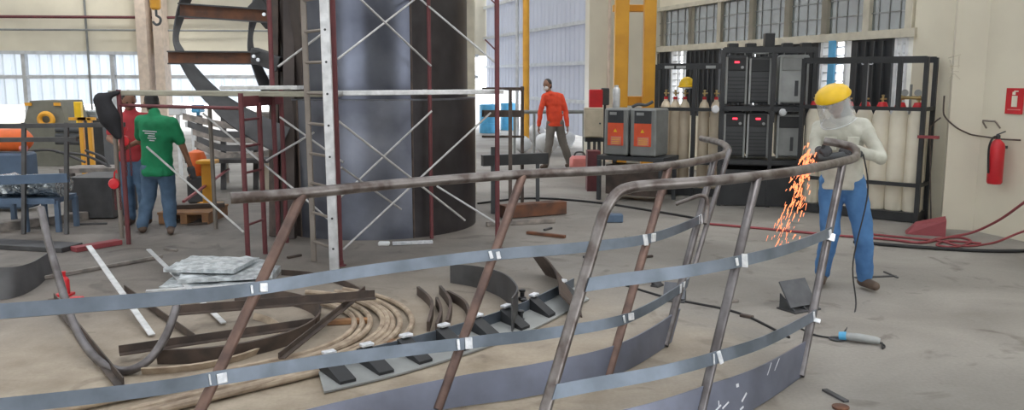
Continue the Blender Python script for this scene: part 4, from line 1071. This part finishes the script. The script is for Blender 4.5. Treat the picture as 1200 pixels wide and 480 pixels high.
# crane hook block
c = P(182,4,20); rt = thing('crane_hook', P(182,26,20), 'yellow crane hook block hanging in front of the end wall', 'crane hook')
MB().box(c+up*.15,(.22,.2,.6),bev=.05).build('block', K['yellow'], rt); 
k0 = P(183,14,20); MB().cyl(k0+up*.1, k0-up*.1, .03, 8).build('shank', K['dark'], rt)
MB().tube(cr([k0-up*.08, k0+Vector((.09,0,-.15)), k0+Vector((.07,0,-.26)), k0+Vector((-.02,0,-.29)), k0+Vector((-.09,0,-.22))],5), .03, 8).build('hook', K['dark'], rt, smooth=True)
MB().cyl(c+up*.4, Vector((c.x,c.y,6.3)), .02, 6).build('cable', K['dark'], rt)
# stack of curved plates / clutter behind the left scaffold
def clutter(px0,py0,px1,py1,t,h,mt,lab,name='steel_offcut',cat='steel offcut',w=.3):
    a, b = P(px0,py0,t), P(px1,py1,t); 
    one(MB().bar(a,b,w,h,bev=.01), name, K[mt], lab, cat)
rt = thing('plate_stand', PX(262,13.5,0), 'stand loaded with long curved dark plates behind the left scaffold', 'stand')
for k in range(5):
    q0, q1, q2 = P(214+k*6,140+k*9,13.3), P(262,150+k*8+ (k%2)*3,13.3), P(318-k*5,152+k*8,13.3)
    if k == 4: q0,q1,q2 = P(228,172,13.2),P(270,188,13.2),P(322,182,13.2)
    cv = cr([q0,q1,q2],6); MB().ribbon(cv, [p+Vector((0,.02,.10)) for p in cv], .02).build('curved_plate', K['stair' if k%2 else 'grip'], rt, smooth=True)
for px in (234,262,300): MB().bar(PX(px,13.4,0), PX(px,13.4,1.15), .07,.07, up=(0,1,0)).build('upright', K['stair'], rt)
MB().bar(PX(228,13.4,.48), PX(322,13.4,.48), .8,.06).build('shelf', K['stair'], rt)
# light cardboard and sheets in that area
for x0,y0,sx,sz,t,mt,lab in ((208,130,.22,.14,15,'white','white sheet hanging behind the man in green'),(232,127,.16,.14,15.5,'blue','pale blue tin on the plates beyond the man in green'),(226,145,.2,.1,15,'white','small white box beyond the man in green'),
        (300,138,.9,.2,14.5,'grip','pale bundle behind the left scaffold ladder frame'),(265,180,.5,.10,14.2,'grip','sandy stack behind the scaffold braces'),(318,205,.25,.5,13.5,'cyl','pile of pale blocks seen behind the scaffold ladder frame'),(345,205,.25,.4,13.5,'cyl','pale crate seen behind the tall ladder')):
    c = P(x0,y0,t); m = MB().box(c,(sx,.25,sz),bev=.015)
    m.bar((c.x,c.y,0),(c.x,c.y,c.z-sz/2),.05,.05,up=(0,1,0))
    one(m, 'stacked_box', K[mt], lab, 'box')
# orange ball tank and yellow stand
c = PX(231,12,.5); rt = thing('gas_tank', (c.x,c.y,0), 'round orange red gas tank behind the man in green', 'tank')
MB().lathe([(0,0),(.1,.0),(.13,.05),(.13,.25),(.1,.33),(.03,.36),(0,.36)], c-up*.12, 16).build('body', K['orange2'], rt, smooth=True); MB().box((c.x,c.y,.19),(.24,.24,.38),bev=.02).build('stand', K['stair'], rt)
a = PX(246,11.6,0); rt = thing('yellow_trestle', a, 'yellow steel trestle leg behind the man in green', 'trestle')
MB().bar(a, a+up*.62, .14,.14, up=(0,1,0), bev=.01).build('leg', K['yellow'], rt); MB().box(a+up*.03,(.34,.2,.06),bev=.01).build('foot', K['yellow'], rt); MB().box(a+up*.62,(.24,.24,.05),bev=.01).build('head_plate', K['yellow'], rt)
# timber pallet
c = PX(228,10.6,0); rt = thing('timber_pallet', c, 'brown timber pallet on the floor right of the man in green', 'pallet')
for k in range(5): MB().box(c+Vector((0,-.3+.15*k,.13)),(.62,.11,.025)).build('deck_board', K['wood'], rt)
for k in (-.26,0,.26): MB().box(c+Vector((k,0,.06)),(.08,.7,.115)).build('bearer', K['wood'], rt)
m = MB().bar(c+Vector((-.3,-.1,.17)), c+Vector((.35,.1,.17)), .1,.05); one(m, 'steel_offcut', K['brown'], 'dark offcut lying on the timber pallet', 'steel offcut')
fbar(G(224,248,.02), G(262,246,.02), .08,.03,'rail','grey flat bar lying in front of the timber pallet')
fbar(G(215,236,.3), G(268,198,.3), .03,.03,'hosered','thin red bar leaning beyond the timber pallet')
# drums and white bags in the bright doorway
for px, t, col_, lab in ((573,27.,'blue','left blue drum stack in the bright doorway'),(597,28.5,'blue','right blue drum stack in the bright doorway')):
    c = PX(px,t,0); rt = thing('blue_drum', c, lab, 'drum', 'blue drums in the doorway')
    MB().lathe([(.29,0),(.30,.02),(.30,.3),(.315,.31),(.30,.32),(.30,.6),(.315,.61),(.30,.62),(.30,.88),(.28,.9),(0,.9)], c, 20).build('body', K['blue'], rt, smooth=True)
    MB().lathe([(.04,0),(.04,.03),(0,.03)], c+up*.9+Vector((.12,0,0)), 8).build('bung', K['white'], rt)
for k,(px,t,s_,lab) in enumerate(((640,19.5,.5,'white sacks heaped beyond the walking man legs'),(662,21,.45,'white sack standing right of the walking man'),(612,20,.4,'white sack left of the walking man'),(628,23,.5,'white sack farthest back by the cladding'))):
    c = PX(px,t,0); m = MB(); m.ell(c+up*s_*.5,(s_*.55,s_*.4,s_*.5),nu=12,nv=8)
    for i,v in enumerate(m.v): m.v[i] = v+Vector((noise.noise(v*4),noise.noise(v*4+Vector((3,0,0))),0))*.06
    m.v = [Vector((v.x,v.y,max(0,v.z))) for v in m.v]
    one(m, 'white_sack', K['white'], lab, 'sack', 'white sacks by the cladding', smooth=True)
one(MB().cyl(PX(616.5,22,0), PX(616.5,22,5.2), .085, 14), 'yellow_pole', K['yellow'], 'tall yellow pole in front of the grey cladding', 'pole', smooth=True)
one(MB().cyl(PX(606,24,0), PX(606,24,5.2), .05, 12), 'grey_pole', K['girt'], 'slim grey pole left of the yellow pole', 'pole', smooth=True)
rt = thing('handrail', PX(640,19,0), 'grey pipe handrail crossing behind the walking man', 'handrail')
MB().cyl(PX(600,19,.98), PX(688,19,.98), .04, 8).build('rail', K['grey'], rt, smooth=True)
for px in (603,626,684): MB().cyl(PX(px,19,0), PX(px,19,.98), .03, 8).build('post', K['grey'], rt, smooth=True)

# =====================================================================
# PEOPLE
# =====================================================================
def V(*a): return Vector(a)
def hand(m, wrist, dirv, palm, side, s=1., r=0., curl=.5):
    """palm and five fingers; palm = the way the palm faces, side = towards the thumb"""
    f = Vector(dirv).normalized(); p = Vector(palm); p = (p-f*p.dot(f)).normalized(); t = f.cross(p)
    if t.dot(Vector(side)) < 0: t = -t
    for k in (-.028,-.01,.01,.028): m.cap(wrist+t*k*.6*s, wrist+f*.08*s+t*k*s, (.015+r)*s, (.014+r)*s, 8)
    for k, L in ((.030,.070),(.010,.078),(-.010,.072),(-.029,.058)):
        b = wrist+f*.085*s+t*k*s; a = curl; q = b
        for seg, fr_ in enumerate((.45,.32,.23)):
            dd = f*math.cos(a)+p*math.sin(a); e = q+dd*L*fr_*s; m.cap(q, e, (.0095+r-.001*seg)*s, (.0088+r-.001*seg)*s, 7); q = e; a += curl*.9
    b = wrist+f*.02*s+t*.028*s; e = b+(t*.6+f*.7+p*.3).normalized()*.045*s; m.cap(b, e, (.013+r)*s, (.011+r)*s, 7); m.cap(e, e+(f*.8+t*.1+p*.5).normalized()*.035*s, (.011+r)*s, (.009+r)*s, 7)
def head(m, c, fwd, upv=(0,0,1), s=1.):
    f = Vector(fwd).normalized(); uu = Vector(upv); uu = (uu-f*uu.dot(f)).normalized(); sd = f.cross(uu)
    R = Matrix((sd, f, uu)).transposed()
    m.ell(c+uu*.02*s, (.074*s,.092*s,.100*s), R); m.ell(c+f*.018*s-uu*.05*s, (.056*s,.068*s,.066*s), R)
    m.cap(c+f*.088*s+uu*.005*s, c+f*.104*s-uu*.022*s, .009*s, .014*s, 8)           # nose
    m.ell(c+f*.078*s-uu*.058*s, (.024*s,.012*s,.010*s), R, 10, 6)                    # mouth
    m.ell(c+f*.074*s+uu*.028*s, (.05*s,.014*s,.010*s), R, 10, 6)                     # brow
    for k in (-1,1): m.ell(c+sd*k*.076*s-f*.008*s, (.010*s,.020*s,.030*s), R, 8, 6)
    return R, f, uu, sd
def eyes(rt_, c, R, f, uu, sd, s=1.):
    for k in (-1,1): MB().ell(c+sd*k*.030*s+f*.083*s+uu*.008*s, (.013*s,.008*s,.008*s), R, 8, 6).build('eye', K['hair'], rt_, smooth=True)
def limb(m, pts, rs, n=14):
    for i in range(len(pts)-1): m.cap(pts[i], pts[i+1], rs[i], rs[i+1], n)
def person(root, J, shirt, trousers, label, sleeve='long', hair=True, gloves=False, boots='boot', s=1., bulk=1.):
    """J: joints in metres from the feet centre"""
    J = {k: Vector(v)+root for k, v in J.items()}
    m = MB()
    R, f, uu, sd = head(m, J['head'], J['face']-root, (J['headup']-root) if 'headup' in J else (0,0,1), s)
    m.cap(J['neck'], J['head']-uu*.04, .052, .052)
    ch = (J['shl']+J['shr'])/2; hp = (J['hipl']+J['hipr'])/2; mid = ch.lerp(hp,.5)
    def torso(m, e, low=0.):
        ax = (J['shr']-J['shl']).normalized()
        for k, (cc0, wr, rr) in enumerate(((ch-V(0,0,.05), .095, .092), (ch.lerp(hp,.28), .072, .108), (ch.lerp(hp,.55), .055, .104), (ch.lerp(hp,.8), .058, .108), (hp+V(0,0,.02-low), .062, .114))):
            m.cap(cc0-ax*wr*bulk, cc0+ax*wr*bulk, (rr+e)*bulk, (rr+e)*bulk, 14)
        for a_, b_ in ((ch-V(0,0,.05), ch.lerp(hp,.28)), (ch.lerp(hp,.28), ch.lerp(hp,.55)), (ch.lerp(hp,.55), ch.lerp(hp,.8)), (ch.lerp(hp,.8), hp-V(0,0,low))):
            for k in (-.055,-.02,.02,.055): m.cap(a_+ax*k, b_+ax*k, (.102+e)*bulk, (.106+e)*bulk, 10)
        for q in (J['shl'], J['shr']): m.cap(ch+V(0,0,.01), q, .07+e, .050+e)
        m.cap(ch, J['neck'], .08+e, .052+e)
    torso(m, -.012)
    for q in 'lr':
        limb(m, [J['sh'+q], J['el'+q], J['wr'+q]], [.048,.038,.026])
        d_ = (J['wr'+q]-J['el'+q]).normalized(); cu = .95 if 'grip' in J else .45
        ins = (ch-J['wr'+q]); 
        hand(m, J['wr'+q]+d_*.01, d_ if 'hd'+q not in J else J['hd'+q]-root, J['pm'+q]-root if 'pm'+q in J else V(1 if q == 'l' else -1,0,0), V(0,-1,.3), 1., 0., cu)
        limb(m, [J['hip'+q], J['kn'+q], J['an'+q]], [.078,.055,.038])
        fd_ = J['ft'+q]-root; fd_.z = 0; fd_.normalize()
        m.cap(J['an'+q]-V(0,0,.03), J['an'+q]+fd_*.13-V(0,0,.045), .036,.028)
    body = m.build('person', K['skin'], None, smooth=True, remesh=.0085)
    # set origin to feet
    off = root-body.location; 
    for v in body.data.vertices: v.co -= off
    body.location = root; tag(body, label, 'person')
    eyes(body, J['head'], R, f, uu, sd, s)
    m = MB(); torso(m, .010, .05)
    for q in 'lr':
        if sleeve == 'long':
            w = J['el'+q].lerp(J['wr'+q], .93); limb(m, [J['sh'+q], J['el'+q], w], [.060,.050,.042])
        else:
            w = J['sh'+q].lerp(J['el'+q], .72); limb(m, [J['sh'+q], w], [.066,.062])
    sh = m.build('shirt', K[shirt], body, smooth=True, remesh=.013)
    hem = hp.z-(.055 if sleeve == 'long' else .07)-body.location.z
    for v in sh.data.vertices:
        if v.co.z < hem+.03: v.co.z = max(v.co.z, hem)
        n_ = noise.noise(v.co*9)+.5*noise.noise(v.co*19); v.co += v.normal*n_*.010
    m = MB(); m.cap(J['neck']-V(0,0,.03)-sd*.03, J['neck']-V(0,0,.03)+sd*.03, .062,.062)
    if sleeve == 'long': m.build('collar', K[shirt], body, smooth=True, remesh=.012)
    m = MB(); ax = (J['hipr']-J['hipl']).normalized()
    for k in (-.04,0,.04): m.cap(hp+V(0,0,.05)+ax*k, hp-V(0,0,.02)+ax*k, .095*bulk,.108*bulk)
    for q in 'lr': 
        e = J['kn'+q].lerp(J['an'+q], .98); limb(m, [J['hip'+q], J['kn'+q], e], [.100,.080,.066])
    tr = m.build('trousers', K[trousers], body, smooth=True, remesh=.013)
    for v in tr.data.vertices:
        n_ = noise.noise(v.co*8)+.5*noise.noise(v.co*20); v.co += v.normal*n_*.011
    for q in 'lr':
        fd_ = J['ft'+q]-root; fd_.z = 0; fd_.normalize(); an = J['an'+q]; fl = .0 if True else 0
        m = MB(); gz = an.z-.085
        m.cap(an, V(an.x,an.y,gz+.05)-fd_*.02, .05,.05); m.cap(V(an.x,an.y,gz+.045)-fd_*.03, V(an.x,an.y,gz+.04)+fd_*.14, .046,.038)
        b_ = m.build('boot', K[boots], body, smooth=True, remesh=.01)
        lz = body.location.z
        for v in b_.data.vertices:
            if v.co.z+lz < gz: v.co.z = gz-lz
    if gloves:
        for q in 'lr':
            d_ = (J['wr'+q]-J['el'+q]).normalized(); m = MB(); cu = .95 if 'grip' in J else .45
            hand(m, J['wr'+q]+d_*.01, d_ if 'hd'+q not in J else J['hd'+q]-root, J['pm'+q]-root if 'pm'+q in J else V(1 if q == 'l' else -1,0,0), V(0,-1,.3), 1.06, .004, cu)
            m.cap(J['wr'+q]-d_*.05, J['wr'+q]+d_*.02, .040,.034); m.build('glove', K['glove'], body, smooth=True, remesh=.008)
    if hair:
        m = MB(); m.ell(J['head']+uu*.035-f*.016, (.080,.093,.094), R); m.ell(J['head']-uu*.02-f*.035, (.076,.068,.075), R)
        m.build('hair', K['hair'], body, smooth=True, remesh=.01)
    return body, J, R, f, uu, sd

# worker grinding
g0 = G(1000,338); g0 = Vector((g0.x, g0.y, 0))
px2 = lambda dx, z, dy=0: V(dx, dy, z)
J = dict(head=(-.33,-.24,1.57), face=(-.66,-.55,-.42), headup=(-.40,-.22,.88), neck=(-.24,-.13,1.44),
  shl=(-.38,-.06,1.35), shr=(-.05,-.13,1.37), ell=(-.46,-.20,1.10), wrl=(-.50,-.42,1.19),
  elr=(.03,-.30,1.12), wrr=(-.24,-.44,1.20), hdl=(.1,-1,.25), hdr=(-.8,-.5,.1), pml=(.4,0,-1), pmr=(0,.2,-1), grip=(0,0,0),
  hipl=(-.22,.04,.90), hipr=(-.06,-.02,.90), knl=(-.22,.00,.49), knr=(.02,-.09,.48), anl=(-.21,.16,.10), anr=(.09,.0,.10), ftl=(-.4,-1,0), ftr=(.25,-1,0))
body, J, R, f, uu, sd = person(g0, J, 'khaki', 'jean', 'worker in pale khaki jacket and yellow face shield, bending to grind the railing end', hair=False, gloves=True, bulk=.93)
# face shield
hc = J['head']
m = MB(); q = Matrix((sd, f, uu)).transposed()
# crown / brim
T = Matrix.Translation(hc+uu*.075+f*.015) @ q.to_4x4()
fs_ = MB(T).lathe([(.10,-.04),(.138,-.042),(.140,-.03),(.125,.005),(.100,.032),(.06,.05),(0,.056)], (0,0,0), 22)
so = fs_.build('face_shield', K['shieldy'], body, smooth=True)
vz = MB(T); lo=[];hi=[]
for k in range(17):
    a = math.radians(-10+200*k/16); lo.append((math.cos(a)*.135, math.sin(a)*.150+.01, -.24)); hi.append((math.cos(a)*.128, math.sin(a)*.135, -.035))
vz.ribbon(lo, hi, .003); vz.build('visor', K['visor'], so, smooth=True)
MB(T).tube([(math.cos(math.radians(-10+200*k/16))*.136, math.sin(math.radians(-10+200*k/16))*.151+.01, -.24) for k in range(17)], .004, 6).build('visor_rim', K['alu'], so, smooth=True)
m = MB().lathe([(.098,0),(.102,.02),(.098,.04)], hc+uu*.01, 18, axis=uu); m.build('headband', K['dark'], body, smooth=True)
m = MB(); m.ell(hc+uu*.025-f*.02, (.084,.098,.098), q); m.ell(hc-uu*.03-f*.045, (.078,.066,.085), q); m.cap(hc-uu*.08-f*.05, J['neck']-f*.03, .07,.075); m.build('cloth_hood', K['grey2'], body, smooth=True, remesh=.011)
for dx_ in (-.09,.09):
    pc2 = (J['shl']+J['shr'])/2+V(dx_,0,-.13)+V(-.04,-.128,0); MB().box(pc2,(.10,.012,.11),bev=.005).build('jacket_pocket', K['khaki'], body)
# jacket pocket
# grinder in hands
gc = (J['wrl']+J['wrr'])/2+V(-.03,-.10,-.01)
rt = thing('angle_grinder', gc, 'dark angle grinder held by the worker against the railing end', 'power tool')
ga = J['wrr']+V(-.02,-.06,-.03); gb = J['wrl']+V(-.03,-.10,-.045); dg = (gb-ga).normalized()
MB().tube([ga+V(.06,.02,0), ga, gb, gb+dg*.02], [.024,.030,.032,.024], 12).build('body', K['dark'], rt, smooth=True)
MB().lathe([(0,0),(.062,0),(.062,.004),(0,.004)], gb+dg*.03-up*.03, 22, axis=(0,-.25,1)).build('disc', K['rust'], rt)
MB().lathe([(.0,.0),(.066,.0),(.068,.012),(.068,.02)], gb+dg*.03-up*.018, 14, axis=(0,-.25,1), a0=0, a1=math.pi).build('guard', K['steel'], rt, smooth=True)
MB().cyl(gb, gb+up*.10+V(.03,0,0), .014, 8).build('side_handle', K['rubber'], rt)
hangs = cr([ga+V(.08,.03,0), ga+V(.12,.0,-.3), V(ga.x+.02, ga.y-.05, .35), V(ga.x+.02,ga.y-.15,.012), G(985,396,.012)], 8)
one(MB().tube(hangs, .006, 6), 'loose_cable', K['rubber'], 'thin lead hanging from the worker grinder to the floor', 'cable', smooth=True)
# sparks
m = MB(); src = gb+dg*.04-up*.03
for k in range(230):
    a = random.gauss(0,1); L_ = random.random()**1.3
    y1 = 150+L_*125; 
    p = src+V(-.03-.20*L_+random.gauss(0,.06)*(.35+L_*.9), random.gauss(0,.05)-.05*L_, .04-.62*L_**1.25+random.gauss(0,.05))
    d_ = V(-.35+random.gauss(0,.15), random.gauss(0,.1), -.9).normalized(); l = random.uniform(.012,.05)*(1.3 if L_ > .5 else 1)
    rr = random.uniform(.002,.0065)*(1.3-L_*.75)
    m.tube([p, p+d_*l], [rr, rr*.5], 5)
one(m, 'grinding_sparks', K['spark'], 'orange shower of sparks flying from the worker grinder', 'sparks', kind='stuff')

# walking man in orange
g1 = G(651,197); g1 = V(g1.x, g1.y, 0)
J = dict(head=(-.17,0,1.59), face=(-.55,-.8,-.1), neck=(-.13,0,1.45), shl=(-.22,-.03,1.38), shr=(.10,.08,1.38), ell=(-.30,-.08,1.10), wrl=(-.33,-.12,.82), elr=(.19,.06,1.10), wrr=(.22,-.02,.80),
  hipl=(-.09,0,.87), hipr=(.06,.03,.87), knl=(-.13,-.05,.48), knr=(.14,.05,.50), anl=(-.20,-.06,.09), anr=(.28,.12,.10), ftl=(-.5,-.8,0), ftr=(-.4,-.8,0))
body, J, R, f, uu, sd = person(g1, J, 'orangec', 'trouser', 'man in orange shirt and white mask walking past the grey cladding', bulk=.9)
m = MB().ell(J['head']+f*.062-uu*.045, (.058,.045,.05), R, 12, 8); m.build('face_mask', K['mask'], body, smooth=True)
# man in green
g2 = G(186,273); g2 = V(g2.x, g2.y, 0)
J = dict(head=(-.03,.10,1.40), face=(-.35,.8,-.35), neck=(.02,.04,1.30), shl=(-.15,.05,1.22), shr=(.23,-.02,1.20), ell=(-.24,.22,.98), wrl=(-.20,.42,.90), elr=(.30,.08,.93), wrr=(.33,.20,.70), 
  hipl=(-.06,0,.70), hipr=(.12,0,.70), knl=(-.10,.04,.40), knr=(.13,.02,.39), anl=(-.19,.02,.09), anr=(.14,0,.09), ftl=(-.5,.8,0), ftr=(.3,-.8,0))
J = {k: ((v[0], v[1], v[2]*1.04) if k not in ('face','ftl','ftr','anl','anr') else v) for k, v in J.items()}
body, J, R, f, uu, sd = person(g2, J, 'greenc', 'jean2', 'man in green t-shirt and jeans seen from behind at the left scaffold', sleeve='short', bulk=1.05)
# white print on the back of his shirt
cB = (J['shl']+J['shr'])/2; ax = (J['shr']-J['shl']).normalized(); bn = ax.cross(V(0,0,1)); 
if bn.y > 0: bn = -bn
for k,(dx,dz,w_) in enumerate(((0,-.10,.17),(.0,-.125,.12),(.02,-.15,.08),(.02,-.175,.10),(.02,-.20,.06))):
    cB2 = cB+ax*dx+V(0,0,dz)+bn*.128
    MB().bar(cB2-ax*w_/2, cB2+ax*w_/2, .012,.011, bev=.002).build('shirt_print', K['chalk'], body)
MB().cap(J['wrr']-V(0,0,.02), J['wrr']+V(.01,.02,-.1), .045,.038).build('glove', K['glove'], body, smooth=True)
# colleague in red, half hidden
g3 = G(158,266); g3 = V(g3.x-.02, g3.y+.15, 0)
J = dict(head=(-.02,0,1.47), face=(.5,-.8,-.3), neck=(-.02,.03,1.36), shl=(-.16,-.0,1.27), shr=(.16,.05,1.27), ell=(-.22,-.12,1.04), wrl=(-.05,-.30,.98), elr=(.20,-.12,1.04), wrr=(.10,-.30,.98),
  hipl=(-.08,0,.84), hipr=(.08,0,.84), knl=(-.09,-.03,.46), knr=(.09,-.03,.46), anl=(-.10,.02,.09), anr=(.10,.02,.09), ftl=(0,-1,0), ftr=(0,-1,0))
person(g3, J, 'redc', 'jean2', 'man in red shirt facing the man in green, half hidden by the scaffold post', sleeve='short')

# =====================================================================
# LIGHT AND CAMERA
# =====================================================================
w = bpy.data.worlds.new('sky'); bpy.context.scene.world = w; w.use_nodes = True
bg = w.node_tree.nodes['Background']; bg.inputs[0].default_value = (.93,.96,1,1); bg.inputs[1].default_value = 4.2
sun = bpy.data.lights.new('sun', 'SUN'); sun.energy = 1.2; sun.angle = math.radians(12); sun.color = (1,.96,.9)
so = bpy.data.objects.new('sun', sun); so.rotation_euler = (math.radians(38), math.radians(12), math.radians(20)); col.objects.link(so)
cam = bpy.data.cameras.new('camera'); co = bpy.data.objects.new('camera', cam); col.objects.link(co)
cam.sensor_fit = 'HORIZONTAL'; cam.sensor_width = 36; cam.lens = 36*1000/1200
cam.clip_start = .05; cam.clip_end = 300
co.location = (0,0,H); co.rotation_euler = (math.pi/2-TILT, 0, 0)
sc = bpy.context.scene; sc.camera = co
sc.view_settings.view_transform = 'Standard'; sc.view_settings.look = 'None'; sc.view_settings.gamma = 1; sc.view_settings.use_curve_mapping = False
sc.view_settings.exposure = 0.12
